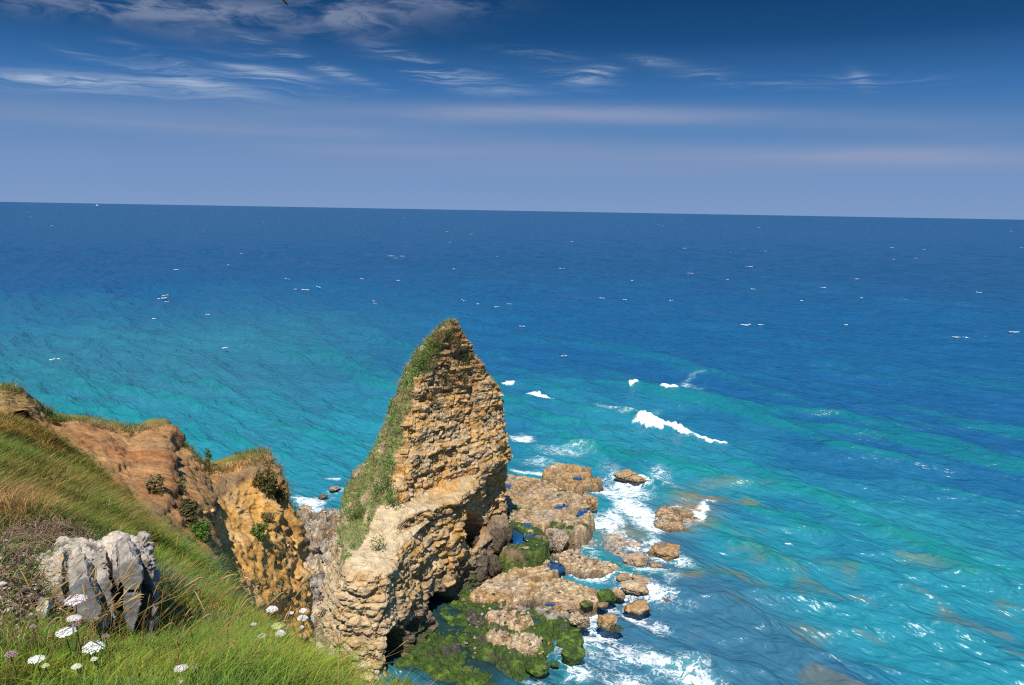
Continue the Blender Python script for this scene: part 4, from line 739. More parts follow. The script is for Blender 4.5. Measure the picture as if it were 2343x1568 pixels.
# ================================================================== small builders
def hit(V, u, v, rad=6):
    q = V - np.array([0, 0, CAMZ]); b = q @ fwd; uu = 1171 + FPX * (q @ rgt) / b; vv = 784 - FPX * (q @ upv) / b; d = (uu - u) ** 2 + (vv - v) ** 2
    k = np.where(d < rad ** 2)[0]
    if len(k) == 0: return int(np.argmin(d))
    near = k[np.argsort(b[k])[:max(1, len(k) // 4)]]; return int(near[np.argmin(d[near])])
def ground_hit(u, v):
    d = ray(u, v); Ys = np.linspace(1.5, 22, 600); pts = np.c_[d[0] / d[1] * Ys, Ys]; z = CAMZ + d[2] / d[1] * Ys; g = ground(pts); k = np.argmax(z < g); k = k if (z < g).any() else 200
    return np.array([pts[k, 0], Ys[k], g[k]])
def tube(path, rad, n=5):
    path = np.asarray(path, float); rad = np.broadcast_to(rad, (len(path),)); a = np.linspace(0, 2 * math.pi, n, endpoint=False); VV = []
    for k in range(len(path)):
        tg = path[min(k + 1, len(path) - 1)] - path[max(k - 1, 0)]; tg = tg / (np.linalg.norm(tg) + 1e-9); x = np.cross(tg, (0.31, .2, .93) if abs(tg[2]) < .9 else (1, 0, 0)); x /= np.linalg.norm(x) + 1e-9; y = np.cross(tg, x)
        VV.append(path[k] + rad[k] * (np.cos(a)[:, None] * x + np.sin(a)[:, None] * y))
    return np.concatenate(VV), gridF(len(path), n, True)
class Acc:
    def __init__(s): s.V = []; s.F = {3: [], 4: []}; s.C = []; s.n = 0
    def add(s, V, F, c):
        for f in (F if isinstance(F, list) else [F]):
            f = np.asarray(f)
            if len(f): s.F[f.shape[1]].append(f + s.n)
        s.V.append(V); s.C.append(np.broadcast_to(c, (len(V), 3))); s.n += len(V)
    def mesh(s, name, m, off=(0, 0, 0), smooth=True):
        return new_mesh(name, np.concatenate(s.V) - np.asarray(off), [np.concatenate(v) for v in s.F.values() if v], m, np.concatenate(s.C), smooth=smooth)
def leaves(n, cen, rad, size, cols, rng, up=.3):
    """n small leaf quads in the volume of an ellipsoid"""
    d = rng.normal(size=(n, 3)); d /= np.linalg.norm(d, axis=1, keepdims=True); r = rng.random(n) ** .4; c = np.asarray(cen) + d * r[:, None] * np.asarray(rad)
    c += np.asarray(rad) * .35 * np.c_[fbm(c * 4, 2, 1), fbm(c * 4 + 7, 2, 2), fbm(c * 4 + 13, 2, 3)]
    nrm = d * .7 + rng.normal(size=(n, 3)) * .6 + (0, 0, up); nrm /= np.linalg.norm(nrm, axis=1, keepdims=True); x = np.cross(nrm, rng.normal(size=(n, 3))); x /= np.linalg.norm(x, axis=1, keepdims=True); y = np.cross(nrm, x)
    s = size * rng.uniform(.6, 1.4, n)[:, None]; V = np.stack([c - x * s, c - y * s * .45, c + x * s, c + y * s * .45], 1).reshape(-1, 3); F = np.arange(4 * n).reshape(n, 4)
    cc = cols[rng.integers(0, len(cols), n)] * rng.uniform(.7, 1.3, (n, 1)); return V, F, np.repeat(cc, 4, 0)
vg = np.random.default_rng(303)
GREENS = np.array([(.07, .15, .02), (.10, .19, .03), (.05, .11, .02), (.13, .19, .04)]); OLIVE = np.array([(.09, .09, .025), (.13, .11, .03), (.06, .075, .02), (.16, .12, .05)]); BROWNG = np.array([(.22, .17, .07), (.17, .15, .05), (.26, .18, .09)])

# ================================================================== PLANTS ON THE STACK AND THE HEADLAND
A = Acc(); vis = np.where((ST_veg > .62) & (ST_V[:, 2] > 3.5) & (ST_V[:, 2] < 21.2))[0]
pk = vg.choice(vis, 10500); q = ST_V[pk]; n_ = ST_N[pk]; cl = fbm(q * .8, 3, 500)
gm = cl < .18; qa = q[gm]; P3 = qa * 1.2; cg = lerp(np.tile(np.array((.26, .33, .08)), (len(qa), 1)), np.array((.50, .38, .19)), sstep(-.2, .2, fbm(P3, 3, 501))); cg = lerp(cg, np.array((.10, .17, .08)), .6 * sstep(.1, .4, fbm(P3 + 20, 3, 502)))
for rep_ in range(2):
    ln = n_[gm] * .8 + vg.normal(size=(len(qa), 3)) * .55; ln[:, 2] = -.1; V_, F_, C_ = blades(qa + vg.normal(size=qa.shape) * .09 - n_[gm] * .04, vg.uniform(.12, .34, len(qa)), np.full(len(qa), .05), ln, cg * vg.uniform(.6, 1.4, (len(qa), 1)), vg, 2); A.add(V_, F_, C_)
gstuff = obj('grass', A.mesh('grass', GRASSM)); kind(gstuff, 'stuff', 'short patchy grass growing over the left flank of the sea stack', 'grass')
A = Acc(); qb = q[~gm]
for k in range(0, len(qb), 6):
    V_, F_, C_ = leaves(16, qb[k] + ST_N[pk][~gm][k] * .05, (.24, .24, .14), .075, GREENS * 1.9, vg); A.add(V_, F_, C_)
kind(obj('ground_cover', A.mesh('ground_cover', LEAF, smooth=False)), 'stuff', 'dark leafy plants creeping over the left flank and crest of the sea stack', 'ground cover')
def shrub(src, u, v, wpx, hpx, label, cols=GREENS, n=700, name='shrub', cat='shrub', group=None, size=.05, lift=.2):
    V_, N_ = src; k = hit(V_, u, v + hpx * .3); p = V_[k]; d = (p - np.array([0, 0, CAMZ])) @ fwd; W = wpx / FPX * d / 2; H = hpx / FPX * d / 2; nn_ = N_[k]
    r = thing(name, p, label, cat, group); c = nn_ * W * lift + np.array([0, 0, H * .5]); V1, F1, C1 = leaves(n, c, (W, W * .6, H), size, cols, vg); obj('foliage', new_mesh('foliage', V1, F1, LEAF, C1, smooth=False), r)
    T_ = Acc()
    for j in range(5):
        e = c + vg.normal(size=3) * (W * .4, W * .3, H * .4); V2, F2 = tube([-nn_ * .1, c * .4 + vg.normal(size=3) * .03, e], [.02, .014, .006], 5); T_.add(V2, F2, np.array((.16, .10, .05)))
    obj('stem', T_.mesh('stem', LEAF), r); return r
HS = (HL[0], HL[1]); SS = (ST_V, ST_N); gS = 'shrubs on the headland cliff'; gT = 'shrubs on the sea stack'
shrub(HS, 596, 1212, 42, 52, 'bright green shrub growing alone from the orange cliff face', n=500, group=gS)
shrub(HS, 606, 1100, 62, 70, 'olive scrub draped just under the seaward top of the headland', OLIVE, 1300, group=gS); shrub(HS, 640, 1128, 34, 50, 'dark olive scrub at the upper right edge of the headland', OLIVE, 600, group=gS)
shrub(HS, 356, 1106, 44, 66, 'sparse brown-green bush in the middle of the red earth face', BROWNG, 420, group=gS)
shrub(HS, 415, 1112, 30, 60, 'tall sparse brown bush beside the cleft in the headland', BROWNG, 300, group=gS); shrub(HS, 430, 1165, 46, 60, 'green and brown bush hanging over the grass in the gully', OLIVE, 900, group=gS)
shrub(HS, 610, 1180, 30, 26, 'small dull bush between the orange cliff rocks', BROWNG, 300, group=gS); shrub(HS, 455, 1215, 60, 50, 'wide green bush where the grass meets the orange cliff', GREENS, 900, group=gS)
shrub(SS, 1062, 814, 38, 40, 'dark green bush on the right shoulder near the tip of the stack', n=500, group=gT); shrub(SS, 1018, 860, 40, 50, 'olive bush in the middle of the upper stack', OLIVE, 600, group=gT); shrub(SS, 1040, 772, 54, 50, 'brownish scrub capping the tip of the stack', OLIVE, 900, group=gT)
shrub(SS, 962, 822, 46, 70, 'leafy green bush bulging from the left shoulder of the stack', n=900, group=gT); shrub(SS, 985, 905, 60, 46, 'brown-green scrub on the ridge below the left shoulder', OLIVE, 700, group=gT); shrub(SS, 1060, 862, 24, 46, 'narrow dark bush beneath the right shoulder bush', OLIVE, 400, group=gT)
shrub(SS, 876, 1110, 60, 60, 'broad bright green bush in the middle of the grassy flank', n=900, group=gT); shrub(SS, 900, 1140, 44, 70, 'green bush beside the white layered ledges', n=700, group=gT); shrub(SS, 812, 1170, 50, 60, 'dark green bush at the lower left edge of the stack', n=900, group=gT)
shrub(SS, 868, 1245, 40, 50, 'small bright plants hanging over the cream ledge', n=500, group=gT)
# upright weed on the rim
def upright(src, u, v, hpx, label):
    k = hit(src[0], u, v); p = src[0][k]; d = (p - np.array([0, 0, CAMZ])) @ fwd; H = hpx / FPX * d; r = thing('tall_weed', p, label, 'weed'); V2, F2 = tube([(0, 0, -.05), (.01, 0, H * .5), (.0, 0, H)], [.012, .009, .004]); obj('stem', new_mesh('stem', V2, F2, LEAF, np.tile(np.array((.12, .16, .05)), (len(V2), 1))), r)
    V1, F1, C1 = leaves(220, (0, 0, H * .55), (H * .16, H * .16, H * .5), .05, GREENS, vg); obj('foliage', new_mesh('foliage', V1, F1, LEAF, C1, smooth=False), r)
upright(HS, 478, 1066, 46, 'single upright green weed standing on the headland rim against the sea')
# rim grass
A = Acc(); Vh, Nh_, cih, ffh, bk, Th = HL; rim = np.where((bk > .02) & (bk < 1.0) | ((ffh > .96)))[0]; rim = rim[(cih[rim] > 1) & (cih[rim] < 25)]
gate = fbm(Vh[rim] * .9, 3, 510); rim2 = rim[gate > -.02]; pk = vg.choice(rim2, 9000); q = Vh[pk]; cc = lerp(np.tile(np.array((.36, .27, .11)), (len(q), 1)), np.array((.16, .22, .04)), sstep(-.1, .25, fbm(q * .7, 3, 511)))
V_, F_, C_ = blades(q + vg.normal(size=q.shape) * (.08, .08, .02), vg.uniform(.07, .28, len(q)), np.full(len(q), .018), np.c_[.25 + vg.normal(size=len(q)) * .5, vg.normal(size=len(q)) * .4, np.zeros(len(q))], cc * vg.uniform(.6, 1.35, (len(q), 1)), vg, 2); A.add(V_, F_, C_)
scr = np.where((cih > 13) & (ffh < .92) & (bk < .01) & (fbm(Vh * 1.1, 3, 515) > .30))[0]
for k in vg.choice(scr, 220): V_, F_, C_ = leaves(12, Vh[k], (.14, .14, .12), .04, OLIVE, vg); A.add(V_, F_, C_)
kind(obj('rim_grass', A.mesh('rim_grass', GRASSM)), 'stuff', 'dry grass tufts fringing the rim of the headland', 'grass')

# ------------------------------------------------------------------ loose stones bedded in the faces (parts)
SG = {}
for nm, base, src_, par, count, rngz in (('a', (.40, .26, .11), SS, stack, 60, 1), ('b', (.47, .27, .09), HS, headland, 90, 2)):
    ms = rock_mat('bedded_stone_of_stack' if nm == 'a' else 'bedded_stone_of_headland', fine=9, bumpd=.05, use_col=False, base=base, rand=True); mes = []
    for k in range(7):
        Vr, Fr = rock_shape(400 + k + 20 * rngz, 3, planes=7, rough=.06, flat_top=.6); mes.append(new_mesh('stone', Vr, Fr, ms, smooth=False))
    Vq, Nq = src_; view = np.array([0, 0, CAMZ]) - Vq; view /= np.linalg.norm(view, axis=1, keepdims=True); fac = (Nq * view).sum(1)
    ok = (fac > .12) & ((ST_veg < .4) & (ST_flat < .5) & (ST_cv > -.05) & (Vq[:, 2] > 1.0) & (Vq[:, 2] < 19.5) & (ST_s < 7.2) if nm == 'a' else (HL[2] > 12) & (HL[3] > .15) & (HL[3] < .80) & (HL[4] < .01))
    cand = vg.choice(np.where(ok)[0], 4000); chosen = []
    for k in cand:
        if len(chosen) >= count: break
        if all(np.linalg.norm(Vq[k] - Vq[j]) > (.55 if nm == 'a' else .35) for j in chosen): chosen.append(k)
    for k in chosen:
        o = bpy.data.objects.new('stone', mes[vg.integers(7)]); COL.objects.link(o); o.parent = par; s_ = vg.uniform(.16, .42) if nm == 'a' else vg.uniform(.06, .15)
        o.location = Vector(Vq[k] - Nq[k] * s_ * .42) - par.location; o.scale = (s_ * vg.uniform(.9, 1.5), s_ * vg.uniform(.8, 1.2), s_ * vg.uniform(.4, .75)); o.rotation_euler = (vg.normal(0, .15), vg.normal(0, .15), vg.uniform(0, 6.28))

# ================================================================== BROKEN CONCRETE
conc = thing('broken_concrete', tuple(PY(240, 1440, 5.2)), 'broken grey and cream concrete ruin of stacked slabs at the edge of the grass', 'concrete block')
def slab(px, Y, name='slab', push=(-.18, .32, .05), tiltY=0.0, colA=(.2, .2, .2), colB=(.30, .265, .22), rough=.014, seed=1, cuts=5, lich=.5, m=None):
    vs = [v for u, v in px]; v0, v1 = min(vs), max(vs); fr = np.array([PY(u, v, Y - tiltY * (v - v0) / (v1 - v0)) for u, v in px]); bm = bmesh.new(); f = bm.faces.new([bm.verts.new(p) for p in fr]); r = bmesh.ops.extrude_face_region(bm, geom=[f])
    nv = [e for e in r['geom'] if isinstance(e, bmesh.types.BMVert)]; bmesh.ops.translate(bm, verts=nv, vec=push); bmesh.ops.recalc_face_normals(bm, faces=bm.faces)
    bmesh.ops.bevel(bm, geom=list(bm.edges), offset=.006, segments=1, affect='EDGES'); bmesh.ops.triangulate(bm, faces=bm.faces)
    for _ in range(cuts):
        long = [e for e in bm.edges if e.calc_length() > .026]
        if long: bmesh.ops.subdivide_edges(bm, edges=long, cuts=1, use_grid_fill=True)
        bmesh.ops.triangulate(bm, faces=[f for f in bm.faces if len(f.verts) > 3])
    bm.normal_update(); V = np.array([v.co[:] for v in bm.verts]); N = np.array([v.normal[:] for v in bm.verts]); F = np.array([[v.index for v in f.verts] for f in bm.faces]); bm.free()
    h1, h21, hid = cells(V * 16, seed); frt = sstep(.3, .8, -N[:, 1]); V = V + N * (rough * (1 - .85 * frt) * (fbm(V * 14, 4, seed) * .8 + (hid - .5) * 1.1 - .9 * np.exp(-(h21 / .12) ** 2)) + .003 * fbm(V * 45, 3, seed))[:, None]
    n1 = fbm(V * 7, 4, seed + 1); n2 = fbm(V * 24, 4, seed + 2); C = lerp(np.tile(np.array(colB), (len(V), 1)), np.array(colA), sstep(.25, .75, frt)); C = C * (1 + .35 * n2)[:, None]; C = lerp(C, np.array((.27, .28, .285)), .5 * lich * sstep(.1, .4, n1) * sstep(-.2, .3, n2)); C = lerp(C, np.array((.48, .24, .06)), .7 * sstep(.5, .6, fbm(V * 14, 2, seed + 8))); C = lerp(C, np.array((.06, .055, .05)), .8 * sstep(.25, .5, -n1 + .3 * n2))  # camera-facing sides darker: shade painted into the colour, under real lichen patches
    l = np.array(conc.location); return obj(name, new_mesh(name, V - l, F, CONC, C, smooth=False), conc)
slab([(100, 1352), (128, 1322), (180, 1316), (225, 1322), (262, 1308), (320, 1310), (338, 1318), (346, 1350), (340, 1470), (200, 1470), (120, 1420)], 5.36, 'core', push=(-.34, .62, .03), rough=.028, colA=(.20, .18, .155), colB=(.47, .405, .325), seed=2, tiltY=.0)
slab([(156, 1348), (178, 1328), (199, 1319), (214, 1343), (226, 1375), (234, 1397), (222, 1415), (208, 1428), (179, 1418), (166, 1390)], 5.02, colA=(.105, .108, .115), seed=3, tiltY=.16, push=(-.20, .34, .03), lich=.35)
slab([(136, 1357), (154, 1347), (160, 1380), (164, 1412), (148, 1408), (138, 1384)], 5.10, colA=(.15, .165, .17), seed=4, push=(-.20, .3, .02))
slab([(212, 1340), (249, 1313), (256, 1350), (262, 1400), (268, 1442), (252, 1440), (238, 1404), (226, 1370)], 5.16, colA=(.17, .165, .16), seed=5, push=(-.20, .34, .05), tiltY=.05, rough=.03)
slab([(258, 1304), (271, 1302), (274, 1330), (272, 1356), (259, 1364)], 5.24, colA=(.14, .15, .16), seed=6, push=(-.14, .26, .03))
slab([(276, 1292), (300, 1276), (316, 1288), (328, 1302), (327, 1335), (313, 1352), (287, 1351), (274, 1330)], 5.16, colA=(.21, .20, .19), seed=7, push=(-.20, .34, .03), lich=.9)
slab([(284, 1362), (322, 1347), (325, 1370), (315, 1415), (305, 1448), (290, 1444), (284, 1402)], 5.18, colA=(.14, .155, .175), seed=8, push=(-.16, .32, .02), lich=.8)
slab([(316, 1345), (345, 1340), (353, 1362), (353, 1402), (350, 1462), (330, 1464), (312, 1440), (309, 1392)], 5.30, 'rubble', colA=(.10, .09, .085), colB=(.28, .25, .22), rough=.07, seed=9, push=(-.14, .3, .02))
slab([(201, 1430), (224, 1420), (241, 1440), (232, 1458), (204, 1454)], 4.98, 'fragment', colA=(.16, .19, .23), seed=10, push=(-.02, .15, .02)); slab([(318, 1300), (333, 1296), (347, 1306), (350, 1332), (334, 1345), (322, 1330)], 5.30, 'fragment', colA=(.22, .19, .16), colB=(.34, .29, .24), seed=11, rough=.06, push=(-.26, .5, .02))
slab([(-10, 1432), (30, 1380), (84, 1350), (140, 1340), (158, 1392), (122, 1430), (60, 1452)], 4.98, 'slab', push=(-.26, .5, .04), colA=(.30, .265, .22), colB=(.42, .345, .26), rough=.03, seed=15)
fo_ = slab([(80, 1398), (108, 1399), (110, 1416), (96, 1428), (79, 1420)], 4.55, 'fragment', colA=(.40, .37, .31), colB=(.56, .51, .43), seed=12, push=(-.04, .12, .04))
# pebbles, chips and dead stems on the bare patch
A = Acc(); pc = np.array([(.40, .30, .21), (.50, .43, .35), (.24, .14, .09), (.14, .12, .115), (.30, .18, .10), (.52, .47, .40), (.13, .14, .18), (.22, .13, .08)])
D2, F2_ = ICO[2]
for k in range(1500):
    u, v = vg.uniform(-20, 300), vg.uniform(1215, 1475)
    if litter_mask(np.array([u]), np.array([v]))[0] < vg.uniform(.15, .9): continue
    p = ground_hit(u, v) if k < 0 else None
    A_k = (u, v); A.C.append(None) if False else None
    SG.setdefault('peb', []).append(A_k)
uv = np.array(SG['peb']); gh = np.array([ground_hit(u, v) for u, v in uv[:750]])
for p in gh:
    s_ = vg.uniform(.004, .013) * (2.0 if vg.random() < .12 else 1); A.add(p + D2 * (s_ * vg.uniform(.8, 1.5), s_ * vg.uniform(.8, 1.5), s_ * .6) * vg.uniform(.75, 1.2, (len(D2), 1)) + (0, 0, .035 + s_ * .2), F2_, pc[vg.integers(len(pc))])
kind(obj('pebbles', A.mesh('pebbles', CONC, smooth=False)), 'stuff', 'small mixed pebbles and concrete chips on the bare earth', 'pebbles')
A = Acc()
for k in range(1500):
    u, v = (vg.normal(110, 60), vg.normal(1245, 30)) if k < 900 else (vg.uniform(-10, 190), vg.uniform(1215, 1420)); p = ground_hit(u, v) + (0, 0, .04); d = vg.normal(size=3) * (.07, .07, .03); V2, F2 = tube([p, p + d * .5 + (0, 0, .03), p + d], [.003, .003, .0015], 4); A.add(V2, F2, np.array([(.28, .19, .13), (.36, .26, .17), (.20, .12, .08)])[vg.integers(3)] * vg.uniform(.7, 1.3))
kind(obj('dead_stems', A.mesh('dead_stems', LEAF)), 'stuff', 'tangled dead brown stems on the bare mound behind the concrete', 'dead stems')

# ================================================================== DRY SEED STALKS (joined) AND FLOWERS (one by one)
A = Acc()
def stalk(p, H, lean, c, A):
    top = p + np.array([lean[0] * H, lean[1] * H, H]); mid = p + np.array([lean[0] * H * .25, lean[1] * H * .25, H * .6]); V2, F2 = tube([p, mid, top], [.0017, .0013, .0008], 4); A.add(V2, F2, c)
    d = top - mid; d /= np.linalg.norm(d); L_ = H * .22; hp = [top - d * L_ * .2, top + d * L_ * .25, top + d * L_ * .6, top + d * L_ * .9 - (0, 0, .01)]; V2, F2 = tube(hp, [.0015, .0034, .0026, .0008], 5); A.add(V2, F2, c * 1.15)
for k in range(420):
    if k < 150: u, v = vg.uniform(0, 860), vg.uniform(1470, 1600)
    elif k < 300: u, v = vg.uniform(340, 700), vg.uniform(1330, 1480)
    else: u, v = vg.uniform(0, 480), vg.uniform(1080, 1290)
    if u > 690 and v < 1440 + (u - 690) * .75: continue
    p = ground_hit(u, v)
    if litter_mask(np.array([u]), np.array([v]))[0] > .5: continue
    stalk(p, vg.uniform(.2, .42), (vg.normal(.35, .3), vg.normal(0, .2)), np.array([(.50, .36, .15), (.42, .26, .09), (.34, .20, .08)])[vg.integers(3)] * vg.uniform(.8, 1.2), A)
kind(obj('seed_stalks', A.mesh('seed_stalks', GRASSM)), 'stuff', 'thin straw-coloured grass stalks with nodding seed heads', 'grass stalks')
PETAL = leaf_mat('petal', .25, .6)
def umbel(u, v, wpx, base, label, tint=(.80, .80, .76), dome=.35, name='wild_carrot_flower', group='wild carrot flowers in the grass', tilt=0.0, dens=1.0):
    b = ground_hit(*base); Yf = b[1] - .03; c = PY(u, v, Yf); R_ = wpx / FPX * np.linalg.norm(c - np.array([0, 0, CAMZ])) / 2; r = thing(name, b, label, 'flower', group)
    c = c - b; V2, F2 = tube([(0, 0, -.03), c * .5 + (.012, 0, .0), c - (0, 0, R_ * .55)], [.0035, .003, .0022], 5); obj('stem', new_mesh('stem', V2, F2, GRASSM, np.tile(np.array((.13, .20, .05)), (len(V2), 1))), r)
    A = Acc(); K = int(90 * dens); i = np.arange(K) + .5; rr_ = np.sqrt(i / K); th_ = i * 2.39996; tl = np.array([math.sin(tilt), 0, math.cos(tilt)])
    for k in range(K):
        x, y = rr_[k] * math.cos(th_[k]) * R_, rr_[k] * math.sin(th_[k]) * R_; zz_ = dome * R_ * (1 - rr_[k] ** 2) - .1 * R_ * vg.random(); x2, z2 = x * math.cos(tilt) + zz_ * math.sin(tilt), zz_ * math.cos(tilt) - x * math.sin(tilt); p = c + np.array([x2, y, z2]); s_ = R_ * vg.uniform(.09, .15); a = np.linspace(0, 6.283, 6, endpoint=False) + vg.uniform(0, 1)
        nn_ = np.array([x / R_ * .6, y / R_ * .6 - .25, 1]); nn_ /= np.linalg.norm(nn_); ux = np.cross(nn_, (0, 1, 0)); ux /= np.linalg.norm(ux); uy = np.cross(nn_, ux); rad_ = s_ * np.where(np.arange(6) % 2, .75, 1.1)
        Vf = np.vstack([p + nn_ * s_ * .3, p + rad_[:, None] * (np.cos(a)[:, None] * ux + np.sin(a)[:, None] * uy)]); A.add(Vf, np.array([[0, 1 + j, 1 + (j + 1) % 6] for j in range(6)]), np.array(tint) * vg.uniform(.85, 1.1))
    obj('petals', A.mesh('petals', PETAL, smooth=False), r); B_ = Acc()
    for k in range(14):
        a = k / 14 * 6.283; e = c + np.array([math.cos(a) * R_ * .75, math.sin(a) * R_ * .75, -.02 * R_]); V2, F2 = tube([c - (0, 0, R_ * .55), e], [.0014, .0008], 3); B_.add(V2, F2, np.array((.16, .22, .07)))
    obj('ray', B_.mesh('ray', GRASSM), r); return r
WHITE = (.82, .82, .78); PINKW = (.78, .68, .68); YG = (.50, .55, .20); PINK = (.55, .30, .45)
for a in [(173, 1371, 40, (170, 1500), 'pinkish white wild carrot on the tallest stem, in front of the leaning grey slab', PINKW, .3), (169, 1414, 26, (176, 1520), 'pale pinkish wild carrot just below the tallest flower', PINKW, .3),
    (150, 1445, 36, (160, 1540), 'flat creamy wild carrot left below the concrete slabs', WHITE, .25), (213, 1481, 40, (222, 1570), 'biggest round white wild carrot in the lower left', WHITE, .55), (83, 1508, 28, (92, 1590), 'white wild carrot tilted towards the left bottom corner', WHITE, .3),
    (175, 1525, 19, (186, 1590), 'small greenish white wild carrot under the biggest white one', (.70, .74, .55), .5), (104, 1523, 13, (112, 1590), 'little yellowish carrot bud between the two lower left flowers', (.62, .66, .36), .6), (215, 1508, 13, (226, 1590), 'tiny cream carrot bud directly below the biggest white one', (.72, .72, .5), .6),
    (414, 1528, 26, (420, 1600), 'pinkish white carrot flower alone at the bottom, right of the concrete', PINKW, .25), (413, 1560, 11, (414, 1620), 'small dusky pink bud at the very bottom edge', (.62, .48, .46), .7),
    (622, 1394, 24, (634, 1452), 'round white carrot flower against the orange cliff foot', WHITE, .5), (666, 1402, 11, (652, 1460), 'small white carrot flower on a slanting stem by the cliff foot', WHITE, .4), (693, 1397, 17, (688, 1462), 'upper of two white carrot flowers against the pale boulders', WHITE, .5),
    (692, 1414, 22, (690, 1476), 'lower and larger of two white carrot flowers against the pale boulders', WHITE, .5), (690, 1435, 11, (688, 1490), 'pinkish small flower below the pair against the boulders', PINKW, .6), (580, 1428, 12, (600, 1478), 'small pale flower leaning left of the cliff-foot group', PINKW, .4),
    (599, 1454, 18, (606, 1510), 'flat white carrot flower in the grass left of the round one', WHITE, .25), (641, 1450, 22, (646, 1512), 'dense round white carrot flower low in the cliff-foot group', WHITE, .7), (636, 1431, 28, (640, 1490), 'flat yellow-green carrot head in the middle of the cliff-foot group', YG, .2),
    (825, 1522, 15, (832, 1560), 'white flower head on the brown grassy brink', PINKW, .4), (862, 1537, 11, (868, 1566), 'last small white flower head at the lower end of the brink', PINKW, .5)]:
    umbel(*a[:5], tint=a[5], dome=a[6])
for a in [(174, 1430, 15, (182, 1530), 'pink scabious crossing the tallest carrot stem'), (241, 1455, 14, (246, 1540), 'pink scabious right of the leaning slab'), (220, 1416, 13, (232, 1520), 'pink scabious seen edge-on against the dark gap in the concrete'), (25, 1498, 22, (34, 1580), 'large pale pink scabious by the left picture edge'), (75, 1434, 12, (84, 1530), 'lilac scabious at the left end of the concrete'), (446, 1528, 10, (452, 1600), 'small pink scabious beside the lone carrot flower'), (657, 1438, 8, (660, 1490), 'tiny pink scabious in the cliff-foot flower group')]:
    umbel(*a[:5], tint=PINK, dome=.6, name='scabious_flower', group='pink scabious in the grass', dens=.45)
dk_ = thing('dock_plant', ground_hit(640, 1450), 'rust-brown seeding dock plant on the brink before the orange cliff', 'plant'); A = Acc(); B_ = Acc()
for k in range(9):
    e = np.array([vg.uniform(-.28, .28), vg.uniform(-.1, .1), vg.uniform(.25, .48)]); V2, F2 = tube([(0, 0, -.05), e * (.5, .5, .6), e], [.005, .004, .002], 4); A.add(V2, F2, np.array((.20, .07, .03)))
    for j in range(40): f = vg.uniform(.35, 1); p = e * (f, f, f); V1, F1, C1 = leaves(2, p, (.012, .012, .012), .013, np.array([(.20, .06, .025), (.28, .10, .03)]), vg); B_.add(V1, F1, C1)
obj('stem', A.mesh('stem', LEAF), dk_); kind(obj('seeds', B_.mesh('seeds', LEAF, smooth=False), dk_), 'stuff')

# ================================================================== WHITECAPS, BOAT, BIRD
A = Acc(); caps = [(415, 617, 34, 7), (372, 684, 20, 5), (660, 640, 18, 4), (858, 697, 9, 4), (365, 792, 10, 4), (550, 582, 20, 3), (515, 798, 14, 4), (1565, 568, 30, 4), (1712, 609, 20, 3), (1880, 657, 15, 3), (1535, 687, 10, 3), (1707, 742, 26, 5), (1890, 722, 18, 3), (2270, 722, 30, 3), (2200, 770, 44, 3), (690, 664, 40, 2), (1155, 659, 16, 3), (1128, 588, 26, 2), (905, 587, 40, 2), (2240, 668, 16, 3), (2320, 758, 20, 3), (1580, 625, 14, 2), (1935, 742, 10, 2), (125, 825, 26, 3), (1080, 642, 8, 3), (920, 742, 8, 3), (165, 522, 8, 3), (775, 660, 22, 2), (1660, 640, 14, 2), (1290, 615, 22, 2), (1290, 815, 14, 3), (1060, 688, 10, 3), (240, 760, 24, 2)]
cr_ = np.random.default_rng(8)
for k in range(70): v = 484 + 290 * cr_.random() ** 1.7; caps.append((cr_.uniform(0, 2342), v + (cr_.uniform(0, 0)), cr_.uniform(3, 9) * (.6 + (v - 480) / 250), cr_.uniform(1, 2.4)))
caps2 = []
for u, v, wp, hp in caps:
    if wp > 8:
        for j in range(3): caps2.append((u + wp * (-.33 + .33 * j) + cr_.normal(0, .05) * wp, v + cr_.normal(0, .22) * hp + (j - 1) * .06 * hp, wp * cr_.uniform(.15, .42), hp * cr_.uniform(.25, .8)))
    else: caps2.append((u, v, wp, hp))
for u, v, wp, hp in caps2:
    if 800 < u < 1180 and v > 730: continue
    v2 = v + (u - 1171) * .002; c = PZ(u, max(v2, 463 + 41 * u / 2342 + 5), 0); d = np.linalg.norm(c - np.array([0, 0, CAMZ])); W = wp / FPX * d; Hh = min(.22, .05 + hp * .02 + .00008 * d); Dp = min(hp / FPX * d * d / CAMZ, 4) * .4; K = 9; xs_ = np.linspace(-.5, .5, K); pr_ = np.clip(np.cos(xs_ * 3.0), .1, 1) * cr_.uniform(.15, 1, K); ys = .12 * W * xs_ * -1 + cr_.normal(0, .04 * W, K); b = np.c_[c[0] + xs_ * W, c[1] + ys, np.full(K, .0)]
    V_ = np.concatenate([b + np.c_[np.zeros(K), -Dp * pr_, np.full(K, .04)], b + np.c_[np.zeros(K), np.zeros(K), .12 + Hh * pr_], b + np.c_[np.zeros(K), .5 * Dp * pr_ + .3, np.full(K, -.2)]]); A.add(V_, gridF(3, K), np.array((1, 1, 1)))
FOAMM = plain('sea_foam', (.55, .59, .62), .85, .06, 2.0)
kind(obj('whitecaps', A.mesh('whitecaps', FOAMM)), 'stuff', 'small white breaking crests scattered over the open sea', 'whitecaps')
bp = PZ(221, 472.5, 0); boat = thing('fishing_boat', bp, 'tiny white fishing boat far out near the horizon at the left', 'boat'); bd_ = np.linalg.norm(bp[:2]); L_ = 10 / FPX * bd_
hx = np.linspace(-.5, .5, 9); bw = .16 * np.sqrt(np.clip(1 - (np.abs(hx * 2)) ** 3, .0, 1)) + .01; sh = .10 + .07 * np.clip(hx * 2, -1, 1) ** 2
Vb = []; 
for k in range(9): Vb += [(hx[k], -bw[k] * .6, -.03), (hx[k], -bw[k], sh[k]), (hx[k], bw[k], sh[k]), (hx[k], bw[k] * .6, -.03)]
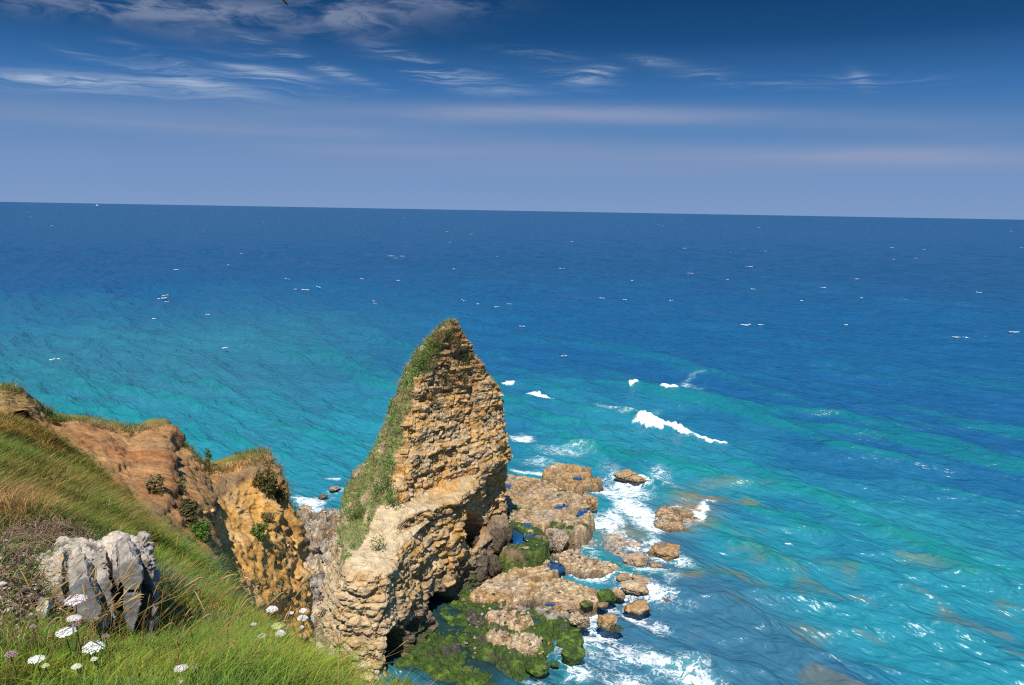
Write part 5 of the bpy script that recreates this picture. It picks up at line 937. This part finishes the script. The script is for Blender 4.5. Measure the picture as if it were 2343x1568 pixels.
obj('hull', new_mesh('hull', np.array(Vb) * L_, [gridF(9, 4, True), np.array([[0, 1, 2, 3], [35, 34, 33, 32]])], plain('boat_hull_paint', (.10, .11, .13), .5), smooth=False), boat)
def boxm(x0_, x1_, y0_, y1_, z0_, z1_):
    V_ = np.array([(x, y, z) for z in (z0_, z1_) for y in (y0_, y1_) for x in (x0_, x1_)]); return V_, np.array([[0, 1, 3, 2], [4, 6, 7, 5], [0, 4, 5, 1], [2, 3, 7, 6], [0, 2, 6, 4], [1, 5, 7, 3]])
V_, F_ = boxm(.02, .26, -.09, .09, .08, .30); V_[4:, 0] = .02 + (V_[4:, 0] - .02) * .85; obj('wheelhouse', new_mesh('wheelhouse', V_ * L_, F_, plain('boat_white_paint', (.80, .80, .78), .5), smooth=False), boat)
V_, F_ = tube([(-.05, 0, .08), (-.05, 0, .62)], .012, 6); obj('mast', new_mesh('mast', V_ * L_, F_, plain('mast_paint', (.5, .48, .44), .5)), boat)
A = Acc(); wk = np.linspace(0, 1, 8); A.add(np.concatenate([np.c_[-.35 - wk * .7, .18 + wk * .25, np.full(8, .01)], np.c_[-.35 - wk * .7, -.18 - wk * .25, np.full(8, .01)]]) * L_ + np.array([0, 0, .3]), gridF(2, 8), np.ones(3)); obj('wake', A.mesh('wake', FOAMM), boat)
# bird just passing the top edge, one wing tip in view
bc = PY(606, -52, 14.0); bird = thing('seabird', bc, 'dark seabird crossing the top edge with one pointed wing tip in view', 'bird'); tipw = PY(658.5, 14, 14.0) - bc
BIRDM = plain('dark_feathers', (.035, .03, .022), .8, .4, 30)
V_, F_ = ICO[3]; V_ = V_ * (.11, .24, .085); V_[:, 2] += .02 * V_[:, 1]; V_[:, 0] *= 1 - .5 * np.clip(np.abs(V_[:, 1]) / .24, 0, 1) ** 2; obj('body', new_mesh('body', V_, F_, BIRDM), bird)
V_, F_ = ICO[2]; hd = obj('head', new_mesh('head', V_ * (.05, .06, .05) + (0, .27, .03), F_, BIRDM), bird); V_, F_ = tube([(0, .31, .03), (0, .36, .022), (0, .395, .01)], [.016, .011, .003], 6); obj('bill', new_mesh('bill', V_, F_, plain('bird_bill', (.45, .28, .05), .5)), hd)
for sg in (1, -1):
    tp = tipw * (sg, 1, 1) if sg == 1 else np.array([-tipw[0], tipw[1] + .1, abs(tipw[2]) * .4]); K = 12; Vw = []
    for k in range(K):
        f = k / (K - 1); c_ = tp * f + np.array([0, 0, .10 * math.sin(f * math.pi)]); ch = .21 * (1 - f ** 3.6) + .012; sc_ = .012 * (1 - f) + .003; fing = (.02 * (k % 2)) * (f > .4) ; dr = np.array([-.9 * sg, .25, .12]); dr = dr / np.linalg.norm(dr)
        Vw += [c_ + dr * ch * -.25, c_ + (0, 0, sc_) + dr * ch * .3, c_ + dr * (ch * .75 - fing), c_ - (0, 0, sc_) + dr * ch * .3]
    obj('wing', new_mesh('wing', np.array(Vw), [gridF(K, 4, True), np.array([[0, 1, 2, 3], [4 * K - 1, 4 * K - 2, 4 * K - 3, 4 * K - 4]])], BIRDM), bird)
V_ = np.array([(-.03, -.2, .0), (.03, -.2, 0), (.07, -.38, -.01), (0, -.40, -.01), (-.07, -.38, -.01), (-.03, -.2, .015), (.03, -.2, .015), (.07, -.38, 0), (0, -.40, 0), (-.07, -.38, 0)]); obj('tail', new_mesh('tail', V_, [np.array([[5, 6, 7, 8], [3, 2, 1, 0], [0, 1, 6, 5], [1, 2, 7, 6], [2, 3, 8, 7], [3, 4, 9, 8], [4, 0, 5, 9]]), np.array([[5, 8, 9], [0, 4, 3]])], BIRDM, smooth=False), bird)
